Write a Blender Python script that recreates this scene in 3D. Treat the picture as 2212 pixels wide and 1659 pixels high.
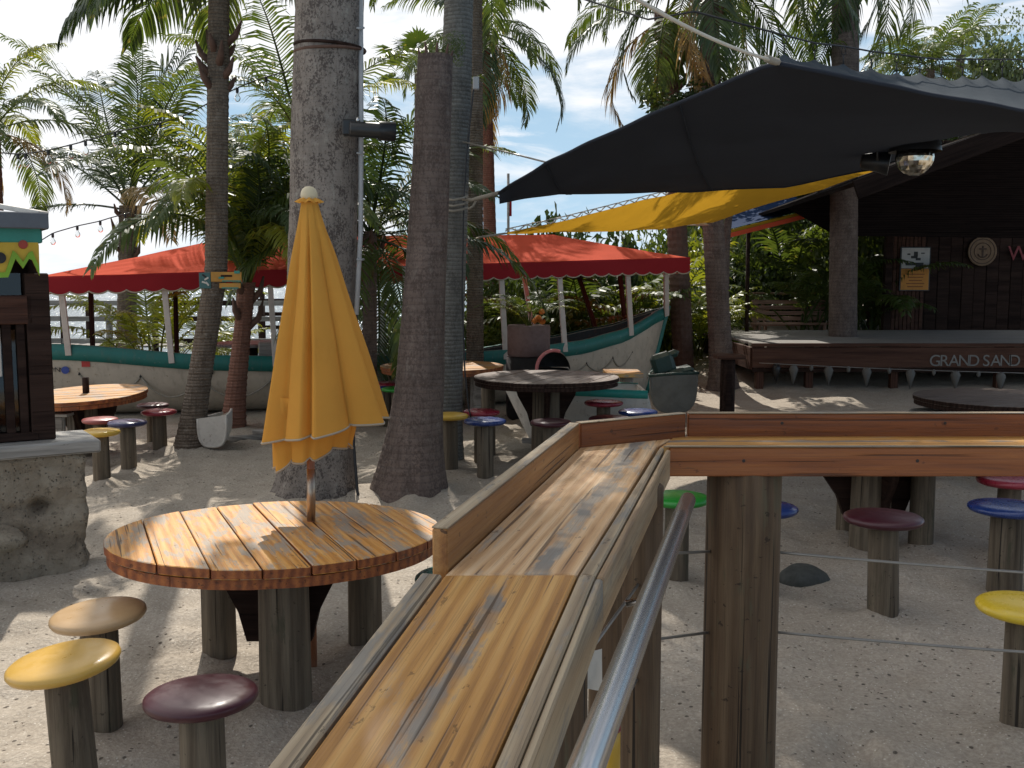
import bpy, bmesh, math, random
from mathutils import Vector as V, Matrix as M, noise as NZ

random.seed(7)
for _o in list(bpy.data.objects): bpy.data.objects.remove(_o)
SC = bpy.context.scene
COL = SC.collection
R = math.radians

# ------------------------------------------------------------------ camera
F, H, CX, CY = 2200.0, 1.9, 1106.0, 829.5          # focal length and centre in a 2212 x 1659 frame
PITCH = math.atan(229.5 / F)
cam = bpy.data.objects.new('camera', bpy.data.cameras.new('camera')); COL.objects.link(cam)
cam.location = (0, 0, H); cam.rotation_euler = (math.pi / 2 - PITCH, 0, 0)
cam.data.sensor_fit = 'HORIZONTAL'; cam.data.sensor_width = 36; cam.data.lens = 36 * F / 2212
cam.data.clip_start = 0.05; cam.data.clip_end = 3000
SC.camera = cam
SC.render.resolution_x, SC.render.resolution_y = 1024, 768

# ------------------------------------------------------------------ light
SUN_AZ, SUN_EL = R(-10.5), R(47)                       # azimuth from +Y towards +X
SUN_DIR = V((math.sin(SUN_AZ) * math.cos(SUN_EL), math.cos(SUN_AZ) * math.cos(SUN_EL), math.sin(SUN_EL)))
sl = bpy.data.lights.new('sun', 'SUN'); sl.energy = 4.7; sl.angle = R(0.55); sl.color = (1, .945, .86)
sun = bpy.data.objects.new('sun', sl); COL.objects.link(sun)
sun.rotation_euler = (-SUN_DIR).to_track_quat('-Z', 'Y').to_euler(); sun.location = (0, 0, 30)
SKY_STRENGTH = 0.062
w = bpy.data.worlds.new('World'); SC.world = w; w.use_nodes = True
nt = w.node_tree; nt.nodes.clear()
def wn(t, **k):
    n = nt.nodes.new(t)
    for a, b in k.items():
        if a in ('inp',):
            for i, val in b.items(): n.inputs[i].default_value = val
        else: setattr(n, a, b)
    return n
wl = nt.links.new
sky = wn('ShaderNodeTexSky', sky_type='NISHITA', sun_disc=False, sun_elevation=SUN_EL, sun_rotation=SUN_AZ,
         altitude=0, air_density=1.0, dust_density=0.15, ozone_density=2.2)
tc = wn('ShaderNodeTexCoord')
def cloud_layer(sc, seed, detail, lo, hi, dist=.3):
    mp = wn('ShaderNodeMapping'); mp.inputs['Scale'].default_value = sc; mp.inputs['Location'].default_value = seed
    wl(tc.outputs['Generated'], mp.inputs['Vector'])
    nz = wn('ShaderNodeTexNoise', inp={'Scale': 1.0, 'Detail': detail, 'Roughness': .58, 'Distortion': dist})
    wl(mp.outputs[0], nz.inputs['Vector'])
    return nz
big = cloud_layer((2.6, 2.6, 8.5), (4.1, 8.7, 0.52), 8, 0, 0, .5)
wisp = cloud_layer((7, 7, 34), (1.3, 4.2, 2.0), 7, 0, 0, .9)
# more cloud towards the sun, open sky to the right
dotn = wn('ShaderNodeVectorMath', operation='DOT_PRODUCT'); dotn.inputs[1].default_value = V((-.62, .30, .55))
wl(tc.outputs['Generated'], dotn.inputs[0])
bias = wn('ShaderNodeMath', operation='MULTIPLY_ADD', inp={1: .46, 2: -.125}); wl(dotn.outputs['Value'], bias.inputs[0])
add = wn('ShaderNodeMath', operation='ADD'); wl(big.outputs['Fac'], add.inputs[0]); wl(bias.outputs[0], add.inputs[1])
r1 = wn('ShaderNodeMapRange', interpolation_type='SMOOTHSTEP', inp={1: .44, 2: .60, 3: 0, 4: 1}); wl(add.outputs[0], r1.inputs[0])
r2 = wn('ShaderNodeMapRange', interpolation_type='SMOOTHSTEP', inp={1: .50, 2: .68, 3: 0, 4: .75}); wl(wisp.outputs['Fac'], r2.inputs[0])
mx = wn('ShaderNodeMath', operation='MAXIMUM'); wl(r1.outputs[0], mx.inputs[0]); wl(r2.outputs[0], mx.inputs[1])
cm = wn('ShaderNodeMixRGB'); cm.inputs[2].default_value = (15.4, 15.6, 16.0, 1)
# milky humid air towards the horizon
sz = wn('ShaderNodeSeparateXYZ'); wl(tc.outputs['Generated'], sz.inputs[0])
hz = wn('ShaderNodeMapRange', interpolation_type='SMOOTHSTEP', inp={1: 0.0, 2: .55, 3: .92, 4: .0}); wl(sz.outputs['Z'], hz.inputs[0])
hm = wn('ShaderNodeMixRGB'); hm.inputs[2].default_value = (7.4, 10.8, 13.9, 1); wl(hz.outputs[0], hm.inputs[0]); wl(sky.outputs[0], hm.inputs[1])
wl(mx.outputs[0], cm.inputs[0]); wl(hm.outputs[0], cm.inputs[1])
bg = wn('ShaderNodeBackground'); bg.inputs['Strength'].default_value = SKY_STRENGTH
wl(cm.outputs[0], bg.inputs[0]); out = wn('ShaderNodeOutputWorld'); wl(bg.outputs[0], out.inputs[0])
SC.view_settings.view_transform = 'Standard'; SC.view_settings.look = 'None'
SC.view_settings.exposure = 0.12; SC.view_settings.gamma = 1.0; SC.view_settings.use_curve_mapping = False
SC.render.engine = 'CYCLES'
SC.cycles.max_bounces = 8; SC.cycles.diffuse_bounces = 3; SC.cycles.transparent_max_bounces = 12
SC.cycles.sample_clamp_indirect = 6

# ------------------------------------------------------------------ sight lines -> places in the scene
_s, _c = math.sin(PITCH), math.cos(PITCH)
def ray(u, v):
    X, Y = (u - CX) / F, -(v - CY) / F
    return V((X, _c + Y * _s, -_s + Y * _c))
def at(u, v, y):
    d = ray(u, v); return V((0, 0, H)) + d * (y / d.y)
def on(u, v, z=0.0):
    d = ray(u, v); return V((0, 0, H)) + d * ((z - H) / d.z)
def smooth(a, b, x):
    t = min(1, max(0, (x - a) / (b - a))); return t * t * (3 - 2 * t)
def gz(x, y):
    rise = .085 * max(0, y - 15) * smooth(1.5, 4.5, x) * (1 if y < 40 else 40 / y)
    shore = 17.6 + .55 * max(0, x + 2)
    dip = -1.3 * smooth(shore, shore + 3.5, y) * (1 - smooth(2.5, 7, x))
    return rise + dip

# ------------------------------------------------------------------ materials
class Mat:
    def __init__(s, name):
        s.m = bpy.data.materials.new(name); s.m.use_nodes = True
        s.t = s.m.node_tree; s.p = s.t.nodes['Principled BSDF']; s.o = s.t.nodes['Material Output']
    def n(s, typ, inp=None, **k):
        n = s.t.nodes.new(typ)
        for a, b in k.items(): setattr(n, a, b)
        for i, val in (inp or {}).items():
            if hasattr(val, 'is_output'): s.t.links.new(val, n.inputs[i])
            else: n.inputs[i].default_value = val
        return n
    def l(s, a, b): s.t.links.new(a, b)
    def set(s, **k):
        nm = {'col': 'Base Color', 'rough': 'Roughness', 'metal': 'Metallic', 'spec': 'Specular IOR Level', 'coat': 'Coat Weight',
              'coatr': 'Coat Roughness', 'normal': 'Normal', 'trans': 'Transmission Weight', 'alpha': 'Alpha', 'ior': 'IOR'}
        for a, b in k.items():
            i = s.p.inputs[nm[a]]
            if hasattr(b, 'is_output'): s.l(b, i)
            else: i.default_value = (*b, 1) if isinstance(b, tuple) and len(b) == 3 else b
        return s
    def co(s, scale=(1, 1, 1), rnd=True, kind='Object'):
        tc = s.n('ShaderNodeTexCoord').outputs[kind]
        if rnd:
            oi = s.n('ShaderNodeObjectInfo').outputs['Random']
            mm = s.n('ShaderNodeMath', {0: oi, 1: 37.0}, operation='MULTIPLY').outputs[0]
            tc = s.n('ShaderNodeVectorMath', {0: tc, 1: mm}, operation='ADD').outputs[0]
        return s.n('ShaderNodeMapping', {'Vector': tc, 'Scale': scale}).outputs[0]
    def noise(s, vec, scale=5, detail=4, rough=.55, dist=0):
        return s.n('ShaderNodeTexNoise', {'Vector': vec, 'Scale': scale, 'Detail': detail, 'Roughness': rough, 'Distortion': dist}).outputs['Fac']
    def vor(s, vec, scale=5, feature='F1', rand=1):
        return s.n('ShaderNodeTexVoronoi', {'Vector': vec, 'Scale': scale, 'Randomness': rand}, feature=feature).outputs['Distance']
    def ramp(s, f, stops):
        n = s.n('ShaderNodeValToRGB', {0: f}); e = n.color_ramp.elements
        while len(e) < len(stops): e.new(.5)
        for k, (p, c) in zip(e, stops):
            k.position = p; k.color = (*c, 1) if isinstance(c, tuple) else (c, c, c, 1)
        return n.outputs[0]
    def step(s, f, a, b, lo=0.0, hi=1.0):
        return s.n('ShaderNodeMapRange', {0: f, 1: a, 2: b, 3: lo, 4: hi}, interpolation_type='SMOOTHSTEP').outputs[0]
    def mix(s, f, a, b, mode='MIX'):
        n = s.n('ShaderNodeMixRGB', blend_type=mode)
        for i, val in ((0, f), (1, a), (2, b)):
            if hasattr(val, 'is_output'): s.l(val, n.inputs[i])
            else: n.inputs[i].default_value = (*val, 1) if isinstance(val, tuple) else val
        return n.outputs[0]
    def math(s, op, a, b=0.0):
        return s.n('ShaderNodeMath', {0: a, 1: b}, operation=op).outputs[0]
    def bump(s, h, st=.3, d=.01, normal=None):
        k = {'Height': h, 'Strength': st, 'Distance': d}
        if normal is not None: k['Normal'] = normal
        return s.n('ShaderNodeBump', k).outputs[0]

def wood(name, dark, mid, light, axis='X', worn=None, wornamt=.5, rough=.6, coat=0.0, cracks=.5, band=None, scale=1.0, bump=.35, spec=.4):
    m = Mat(name)
    st = {'X': (1.1, 16, 16), 'Z': (13, 13, .9)}[axis]
    st = tuple(a * scale for a in st)
    v = m.co(st)
    g = m.noise(v, 1.6, 6, .62, .35)
    fine = m.noise(m.co(tuple(a * 3.2 for a in st)), 1.6, 3, .6)
    rings = m.n('ShaderNodeTexWave', {'Vector': m.co(tuple(a * .55 for a in st)), 'Scale': .9, 'Distortion': 7.0, 'Detail': 3, 'Detail Scale': .8},
                bands_direction={'X': 'Y', 'Z': 'X'}[axis]).outputs['Fac']
    f = m.math('ADD', m.math('MULTIPLY', g, .62 if axis == 'X' else .74), m.math('MULTIPLY', rings, .22 if axis == 'X' else .09)); f = m.math('ADD', f, m.math('MULTIPLY', fine, .2))
    c = m.ramp(f, [(.28, dark), (.5, mid), (.74, light)])
    if worn:
        wv = m.co({'X': (2.2, 6.5, 6.5), 'Z': (5, 5, 1.6)}[axis])
        wm = m.noise(wv, 1.5, 7, .68, .3)
        if band:
            sx = m.n('ShaderNodeSeparateXYZ', {0: m.n('ShaderNodeTexCoord').outputs['Object']}).outputs['Y']
            d = m.math('ABSOLUTE', m.math('SUBTRACT', sx, band[0]))
            wm = m.math('ADD', wm, m.step(d, 0, band[1], band[2], 0))
        wm = m.math('ADD', wm, m.math('MULTIPLY', m.math('SUBTRACT', fine, .5), .35)); wf = m.step(wm, wornamt - .02, wornamt + .11, 0, .92)
        c = m.mix(wf, c, m.mix(fine, tuple(x * .62 for x in worn), worn))
    if band:    # a long split in the middle of the plank, greyed by weather
        bx = m.n('ShaderNodeSeparateXYZ', {0: m.n('ShaderNodeTexCoord').outputs['Object']})
        wob = m.math('MULTIPLY', m.math('SUBTRACT', m.noise(m.co((3.0, 1, 1), rnd=False), 1.6, 4, .6), .5), .085)
        dd = m.math('ABSOLUTE', m.math('SUBTRACT', m.math('ADD', bx.outputs['Y'], wob), band[0]))
        gate = m.step(m.noise(m.co((1.6, .2, .2), rnd=False), 1.7, 3, .6), .44, .56)
        rag = m.math('MULTIPLY', m.noise(m.co((7, 50, 50)), 1.3, 4, .65), .034)
        sm = m.math('MULTIPLY', m.step(m.math('SUBTRACT', dd, rag), .006, -.004), gate)
        c = m.mix(m.math('MULTIPLY', sm, .88), c, m.mix(fine, (.10, .09, .08), (.25, .235, .21)))
    # dark checks along the grain and small spots
    cr = m.noise(m.co(tuple(a * b for a, b in zip(st, ((.45, 1.9, 1.9) if axis == 'X' else (1.9, 1.9, .45))))), 1.7, 2, .5)
    cf = m.step(cr, .36, .315)
    ln = m.noise(m.co(tuple(a * b for a, b in zip(st, ((.5, 4.2, 4.2) if axis == 'X' else (3.6, 3.6, .5))))), 1.5, 3, .55, .25); lf = m.step(m.math('ABSOLUTE', m.math('SUBTRACT', ln, .5)), .028, .006)
    spots = m.step(m.noise(m.co((9, 16, 16)), 2.2, 4, .65), .645, .685)
    c = m.mix(m.math('MULTIPLY', lf, .3), c, tuple(x * .55 for x in dark)); c = m.mix(m.math('MULTIPLY', cf, cracks), c, tuple(x * .22 for x in dark)); c = m.mix(m.math('MULTIPLY', spots, .72 * cracks), c, tuple(x * .3 for x in dark))
    h = m.math('SUBTRACT', m.math('ADD', g, m.math('MULTIPLY', fine, .5)), m.math('MULTIPLY', cf, 1.2))
    m.set(col=c, rough=m.step(fine, .3, .8, rough - .12, rough + .15), coat=coat, coatr=.22, normal=m.bump(h, bump, .006), spec=spec)
    return m.m

def paint(name, col, rough=.4, dirt=.25, chip=None, coat=0.0, bump=.08):
    m = Mat(name); v = m.co((1, 1, 1))
    n = m.noise(v, 6, 6, .65); n2 = m.noise(m.co((1, 1, .35)), 16, 4, .6)
    c = m.mix(m.step(n, .35, .75, 0, dirt), col, tuple(x * .5 for x in col))
    c = m.mix(m.step(n2, .5, .8, 0, dirt), c, (.16, .13, .10))
    if chip: c = m.mix(m.step(m.noise(v, 13, 6, .7), .62, .66), c, chip)
    m.set(col=c, rough=m.step(n2, .3, .8, rough, min(1, rough + .2)), coat=coat, coatr=.15, normal=m.bump(n2, bump, .01)); return m.m

def fabric(name, col, transl=.35, rough=.9, stain=.3, dark=None):
    m = Mat(name); v = m.co((1, 1, 1), rnd=False)
    n = m.noise(v, 2.2, 5, .6); n2 = m.noise(m.co((1, 1, .3), rnd=False), 7, 5, .65)
    c = m.mix(m.step(n, .4, .75, 0, stain), col, tuple(x * .62 for x in col))
    c = m.mix(m.step(n2, .56, .75, 0, stain), c, dark or tuple(x * .5 for x in col))
    weave = m.noise(m.co((1, 1, 1), rnd=False), 260, 2, .5)
    nb = m.bump(m.math('ADD', n2, m.math('MULTIPLY', weave, .25)), .18, .01)
    m.set(col=c, rough=rough, spec=.15, normal=nb)
    tr = m.n('ShaderNodeBsdfTranslucent', {'Color': c, 'Normal': nb}).outputs[0]
    ms = m.n('ShaderNodeMixShader', {0: transl, 1: m.p.outputs[0], 2: tr}).outputs[0]
    m.l(ms, m.o.inputs[0]); return m.m

def leaf(name, a, b, transl=.42, dead=None):
    m = Mat(name)
    oi = m.n('ShaderNodeObjectInfo').outputs['Random']
    n = m.noise(m.co((1, 1, 1)), 3.5, 3, .6)
    f = m.math('ADD', m.math('MULTIPLY', n, .7), m.math('MULTIPLY', oi, .35))
    c = m.ramp(f, [(.25, a), (.75, b)])
    if dead: c = m.mix(m.step(m.noise(m.co((1, 1, 1)), 9, 3, .6), .6, .72), c, dead)
    m.set(col=c, rough=.42, spec=.45)
    tcol = m.mix(1, c, (1.35, 1.25, .55), 'MULTIPLY')
    tr = m.n('ShaderNodeBsdfTranslucent', {'Color': tcol}).outputs[0]
    ms = m.n('ShaderNodeMixShader', {0: transl, 1: m.p.outputs[0], 2: tr}).outputs[0]
    m.l(ms, m.o.inputs[0]); return m.m

def bark(name, base, dark, lich, ring=9, speck=.5, rust=None, blot=.5, ringd=.5):
    m = Mat(name)
    v = m.co((1, 1, .55), rnd=False)
    wav = m.n('ShaderNodeTexWave', {'Vector': m.co((.25, .25, 1), rnd=False), 'Scale': ring, 'Distortion': 3.2, 'Detail': 4, 'Detail Scale': 1.6}, bands_direction='Z').outputs['Fac']
    n = m.noise(v, 5, 7, .68); sp = m.math('ADD', m.math('MULTIPLY', m.noise(m.co((1, 1, .8), rnd=False), 62, 4, .7), .6), m.math('MULTIPLY', m.noise(m.co((1, 1, .7), rnd=False), 9, 4, .65), .4)); fib = m.noise(m.co((14, 14, 1.5), rnd=False), 2.4, 4, .6)
    c = m.ramp(n, [(.3, tuple(x * .72 for x in base)), (.6, base), (.8, tuple(min(1, x * 1.25) for x in base))])
    c = m.mix(m.step(fib, .45, .8, 0, .45), c, dark)
    c = m.mix(m.step(sp, .49, .56, 0, speck), c, dark)
    c = m.mix(m.step(m.noise(v, 11, 7, .75), .54, .68, 0, blot), c, lich)
    c = m.mix(m.step(wav, .82, .97, 0, ringd), c, dark)
    if rust:
        a = m.noise(m.co((6, 6, .25), rnd=False), 1.0, 3, .6)
        c = m.mix(m.step(a, .62, .70, 0, .55), c, rust)
    h = m.math('ADD', m.math('MULTIPLY', wav, -1.4 * ringd), m.math('ADD', sp, m.math('MULTIPLY', fib, .6)))
    m.set(col=c, rough=.92, spec=.2, normal=m.bump(h, .6, .02)); return m.m

def plain(name, col, rough=.6, metal=0.0, var=.2, bump=.1):
    m = Mat(name); n = m.noise(m.co((1, 1, 1)), 14, 5, .65)
    m.set(col=m.mix(m.step(n, .3, .8, 0, var), col, tuple(x * .45 for x in col)), rough=m.step(n, .3, .8, rough * .8, min(1, rough * 1.2)), metal=metal, normal=m.bump(n, bump, .01)); return m.m

def make_sand():
    m = Mat('pale shell sand'); v = m.co((1, 1, 1), rnd=False)
    a = m.noise(v, .55, 5, .6, .4); b = m.noise(v, 4.5, 6, .65); c = m.noise(v, 55, 5, .7)
    col = m.ramp(m.math('ADD', m.math('MULTIPLY', a, .55), m.math('MULTIPLY', b, .45)), [(.3, (.375, .322, .258)), (.52, (.48, .42, .345)), (.72, (.555, .495, .42))])
    col = m.mix(m.step(c, .35, .68, .42, 0), col, (.17, .135, .105))
    vo = m.n('ShaderNodeTexVoronoi', {'Vector': v, 'Scale': 24.0}); msk = m.n('ShaderNodeSeparateColor', {0: vo.outputs['Color']}).outputs[0]
    spk = m.math('MULTIPLY', m.step(vo.outputs['Distance'], .26, .16), m.step(msk, .79, .81)); col = m.mix(m.math('MULTIPLY', spk, .82), col, (.075, .06, .048))
    v2 = m.n('ShaderNodeTexVoronoi', {'Vector': v, 'Scale': 60.0}); ms2 = m.n('ShaderNodeSeparateColor', {0: v2.outputs['Color']}).outputs[1]
    sp2 = m.math('MULTIPLY', m.step(v2.outputs['Distance'], .3, .2), m.step(ms2, .78, .80)); col = m.mix(m.math('MULTIPLY', sp2, .6), col, (.72, .68, .60))
    h = m.math('ADD', m.math('MULTIPLY', b, 1.6), m.math('ADD', m.math('MULTIPLY', c, .45), m.math('MULTIPLY', spk, -.25)))
    m.set(col=col, rough=.95, spec=.15, normal=m.bump(h, .8, .03)); return m.m

def make_water():
    m = Mat('bright bay water'); v = m.co((1, 2.6, 1), rnd=False)
    a = m.noise(v, 1.1, 6, .62, .3)
    m.set(col=(.10, .15, .16), rough=.12, spec=.5, normal=m.bump(a, 1.0, .5)); return m.m

def make_metal():
    m = Mat('brushed steel tube'); n = m.noise(m.co((1.2, 60, 60)), 2, 4, .6); n2 = m.noise(m.co((1, 1, 1)), 9, 5, .65)
    m.set(col=m.mix(m.step(n2, .5, .75, 0, .15), (.58, .57, .56), (.40, .38, .36)), rough=.25, metal=1.0); return m.m

def make_stone():
    m = Mat('rough coral stone'); v = m.co((1, 1, 1), rnd=False)
    a = m.noise(v, 2.4, 7, .68, .3); b = m.noise(v, 24, 7, .75); pit = m.vor(v, 33)
    c = m.ramp(a, [(.3, (.19, .15, .11)), (.5, (.37, .31, .235)), (.72, (.52, .455, .36))])
    c = m.mix(m.step(b, .52, .66, 0, .6), c, (.085, .068, .052)); c = m.mix(m.step(pit, .16, .08, 0, .6), c, (.05, .04, .035))
    c = m.mix(m.step(m.noise(v, 1.2, 3, .5), .55, .7, 0, .3), c, (.10, .12, .07))
    h = m.math('ADD', a, m.math('ADD', m.math('MULTIPLY', b, .5), m.step(pit, .2, .05, 0, -.5)))
    m.set(col=c, rough=.95, spec=.15, normal=m.bump(h, 1, .05)); return m.m

def glass(name, tint=(.8, .85, .85), rough=.03):
    m = Mat(name); m.set(col=tint, rough=rough)
    tr = m.n('ShaderNodeBsdfTransparent', {'Color': (*tint, 1)}).outputs[0]
    gl = m.n('ShaderNodeBsdfGlossy', {'Color': (1, 1, 1, 1), 'Roughness': rough}).outputs[0]
    fr = m.math('ADD', m.n('ShaderNodeFresnel', {'IOR': 1.45}).outputs[0], .01)
    m.l(m.n('ShaderNodeMixShader', {0: fr, 1: tr, 2: gl}).outputs[0], m.o.inputs[0]); return m.m

SAND, WATER, STEEL, STONE = make_sand(), make_water(), make_metal(), make_stone()
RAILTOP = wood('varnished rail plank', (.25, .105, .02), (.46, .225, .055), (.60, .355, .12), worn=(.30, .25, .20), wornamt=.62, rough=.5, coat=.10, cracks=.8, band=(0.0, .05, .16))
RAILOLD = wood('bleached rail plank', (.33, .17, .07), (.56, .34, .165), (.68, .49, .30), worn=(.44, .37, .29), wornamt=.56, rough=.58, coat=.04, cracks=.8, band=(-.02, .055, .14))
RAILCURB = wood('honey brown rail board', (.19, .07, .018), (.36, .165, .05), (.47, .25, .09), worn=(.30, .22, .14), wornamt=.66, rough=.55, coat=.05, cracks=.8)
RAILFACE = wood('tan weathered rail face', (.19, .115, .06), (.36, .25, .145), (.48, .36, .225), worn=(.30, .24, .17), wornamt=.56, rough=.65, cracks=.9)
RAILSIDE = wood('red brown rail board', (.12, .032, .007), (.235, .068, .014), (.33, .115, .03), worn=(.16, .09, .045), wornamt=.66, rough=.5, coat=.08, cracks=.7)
TRIM = wood('grey weathered trim', (.17, .12, .075), (.33, .25, .16), (.46, .37, .25), worn=(.26, .235, .20), wornamt=.5, rough=.7, cracks=.8)
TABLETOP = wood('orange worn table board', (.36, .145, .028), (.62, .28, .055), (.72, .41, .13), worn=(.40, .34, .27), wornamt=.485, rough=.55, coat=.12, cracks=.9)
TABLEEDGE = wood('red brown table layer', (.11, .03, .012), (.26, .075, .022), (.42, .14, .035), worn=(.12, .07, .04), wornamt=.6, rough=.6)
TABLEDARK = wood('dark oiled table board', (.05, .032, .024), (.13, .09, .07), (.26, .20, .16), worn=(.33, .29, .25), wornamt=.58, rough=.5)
POST = wood('grey brown treated post', (.055, .04, .027), (.125, .098, .068), (.215, .175, .125), axis='Z', worn=(.09, .085, .055), wornamt=.58, rough=.85, cracks=.9, bump=.6)
POSTRAIL = wood('brown treated rail post', (.046, .026, .013), (.105, .065, .036), (.175, .12, .07), axis='Z', worn=(.12, .10, .06), wornamt=.6, rough=.8, cracks=.9, bump=.6)
ROOFWOOD = wood('shade blackened roof board', (.006, .004, .004), (.013, .009, .008), (.022, .015, .013), rough=.95, spec=.05)  # near-black: the shade under the roof is put into this colour
DARKWOOD = wood('dark brown timber', (.013, .007, .006), (.030, .017, .013), (.052, .03, .023), rough=.85, spec=.12)
STAGEWOOD = wood('red brown stage board', (.032, .013, .009), (.075, .033, .021), (.115, .055, .036), rough=.75, spec=.2)
GREYWOOD = wood('silver grey timber', (.13, .115, .10), (.25, .23, .205), (.36, .34, .31), rough=.8)
SLABWOOD = wood('pale grey counter slab', (.20, .185, .165), (.36, .34, .31), (.48, .46, .42), rough=.55)
BENCHWOOD = wood('brown garden bench timber', (.14, .07, .045), (.30, .17, .115), (.42, .27, .19), rough=.7)
PALECANVAS = fabric('faded yellow umbrella canvas', (.76, .405, .08), .36, stain=.24, dark=(.5, .2, .03))
PIPING = fabric('off white piping', (.50, .43, .33), .2)
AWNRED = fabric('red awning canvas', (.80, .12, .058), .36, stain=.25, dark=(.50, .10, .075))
VALRED = fabric('shade darkened valance canvas', (.30, .022, .028), .08, stain=.2)  # awning red made darker, the valance's shade painted into the colour
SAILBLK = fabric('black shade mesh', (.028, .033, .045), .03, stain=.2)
SAILGREY = fabric('grey sunlit shade mesh', (.034, .046, .058), .05, stain=.35)  # same cloth as the black sail, light on the strip put into its colour
SAILYEL = fabric('yellow shade sail canvas', (.50, .27, .022), .42, stain=.25)
SAILBLUE = fabric('navy parasol canvas', (.012, .035, .10), .12)
HULL = paint('weathered cream hull paint', (.52, .45, .36), .5, .35, (.3, .24, .17))
TEAL = paint('teal gunwale paint', (.012, .155, .135), .4, .3, (.10, .2, .18))
WHITEPAINT = paint('chalky white paint', (.62, .58, .52), .55, .3, (.35, .3, .25))
PINKWHITE = paint('pinkish white post paint', (.60, .53, .48), .5, .25)
BLACK = plain('black enamel', (.012, .012, .013), .4)
CHAR = plain('black soot drum', (.014, .013, .015), .65)
RUSTPINK = paint('faded pink red enamel', (.55, .17, .17), .4, .3, (.5, .4, .36))
ROPE = plain('grey rope', (.30, .27, .22), .9, var=.4, bump=.4)
ROPEW = plain('white braided rope', (.62, .58, .5), .9, var=.25, bump=.4)
WIRE = plain('galvanised wire', (.33, .31, .28), .45, .6)
CABLE = plain('black cable', (.02, .02, .022), .6)
PVC = paint('grey conduit plastic', (.42, .42, .42), .45, .25)
BULB = glass('clear bulb glass', (.93, .95, .95), .02)
PANE = glass('dark window glass', (.25, .28, .28), .04)
VINYL = glass('clear vinyl curtain', (.72, .78, .74), .12)
UMBWOOD = wood('red brown umbrella pole', (.17, .06, .03), (.30, .12, .06), (.38, .17, .09), axis='Z', rough=.5)
BRASS = plain('dull steel ferrule', (.45, .36, .28), .35, .85)
KNOB = plain('cream finial wood', (.62, .52, .34), .5)
TERRA = plain('brown concrete planter', (.19, .125, .115), .9, var=.4, bump=.3)
GREENPL = paint('dark green painted boat', (.022, .055, .045), .45, .35)
OLDHULL = paint('dirty grey boat hull', (.17, .165, .145), .7, .5)
LEAFM = leaf('palm leaf green', (.045, .08, .02), (.105, .145, .034), .42, (.22, .2, .06))
LEAFY = leaf('palm leaf yellow green', (.10, .14, .02), (.24, .26, .035), .5, (.35, .26, .06))
LEAFD = leaf('dark palm leaf', (.02, .042, .016), (.055, .088, .027), .30)
LEAFDEAD = leaf('dry brown palm leaf', (.20, .13, .06), (.38, .26, .12), .35)
LINING = paint('dark blue green inner paint', (.012, .045, .05), .5, .3)
LEAFGRY = leaf('grey green leaf', (.05, .075, .035), (.12, .16, .08), .35)
BARK1 = bark('speckled grey palm bark', (.27, .232, .20), (.055, .043, .04), (.38, .36, .31), 5, .78, (.13, .045, .022), .5, .10)
BARK2 = bark('brown ringed palm bark', (.175, .132, .112), (.045, .032, .029), (.25, .215, .185), 5, .5, None, .45, .22)
BARK3 = bark('grey palm bark', (.21, .205, .185), (.07, .065, .06), (.32, .31, .28), 8, .5, None, .4)
BARK4 = bark('red brown palm bark', (.25, .125, .09), (.10, .05, .035), (.33, .2, .15), 8, .3, None, .25)
BARK5 = bark('leaning ringed palm bark', (.20, .16, .125), (.055, .04, .03), (.34, .30, .25), 9, .5, None, .45)
STUB = plain('dry brown leaf base', (.12, .065, .045), .9, var=.5, bump=.4)

# ------------------------------------------------------------------ object helpers
WM = {}
def tag(o, label=None, cat=None, group=None, kind=None):
    if label: o['label'] = label
    if cat: o['category'] = cat
    if group: o['group'] = group
    if kind: o['kind'] = kind
    return o
def thing(name, label, cat, loc=(0, 0, 0), group=None, rot=None):
    o = bpy.data.objects.new(name, None); COL.objects.link(o); o.empty_display_size = .1
    m = M.Translation(V(loc))
    if rot is not None: m = m @ rot
    o.matrix_basis = m; WM[o.name] = m
    return tag(o, label, cat, group)
def put(name, me, mat, parent=None, mw=None, smooth_=False):
    """link a mesh (or bmesh) as one object whose world matrix is mw"""
    if isinstance(me, bmesh.types.BMesh):
        b = me; me = bpy.data.meshes.new(name); b.normal_update(); b.to_mesh(me); b.free()
    if mat is not None and not me.materials: me.materials.append(mat)
    if smooth_:
        me.polygons.foreach_set('use_smooth', [True] * len(me.polygons))
    o = bpy.data.objects.new(name, me); COL.objects.link(o)
    mw = mw if mw is not None else (M.Identity(4) if parent is None else WM[parent.name])
    WM[o.name] = mw
    if parent is not None:
        o.parent = parent; o.matrix_basis = WM[parent.name].inverted() @ mw
    else: o.matrix_basis = mw
    return o
def frame(o, x, z=(0, 0, 1)):
    x = V(x).normalized(); z = V(z); y = z.cross(x)
    if y.length < 1e-5: y = V((0, 1, 0)).cross(x)
    y.normalize(); z = x.cross(y)
    m = M((x, y, z)).transposed().to_4x4(); m.translation = V(o); return m
def bevel(bm, off, seg=1):
    es = [e for e in bm.edges if len(e.link_faces) == 2 and e.calc_face_angle(0) > .5]
    if off > 0 and es: bmesh.ops.bevel(bm, geom=es, offset=off, segments=seg, affect='EDGES', clamp_overlap=True)
    return bm
def box_bm(sx, sy, sz, off=.004, c=(0, 0, 0)):
    bm = bmesh.new(); bmesh.ops.create_cube(bm, size=1)
    for v in bm.verts: v.co = V((v.co.x * sx + c[0], v.co.y * sy + c[1], v.co.z * sz + c[2]))
    return bevel(bm, off)
def board(name, p0, p1, wid, th, mat, parent=None, up=(0, 0, 1), off=.004):
    """a plank from p0 to p1: wid across, th along up; grain on local X"""
    p0, p1 = V(p0), V(p1)
    return put(name, box_bm((p1 - p0).length, wid, th, off), mat, parent, frame((p0 + p1) / 2, p1 - p0, up))
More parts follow.
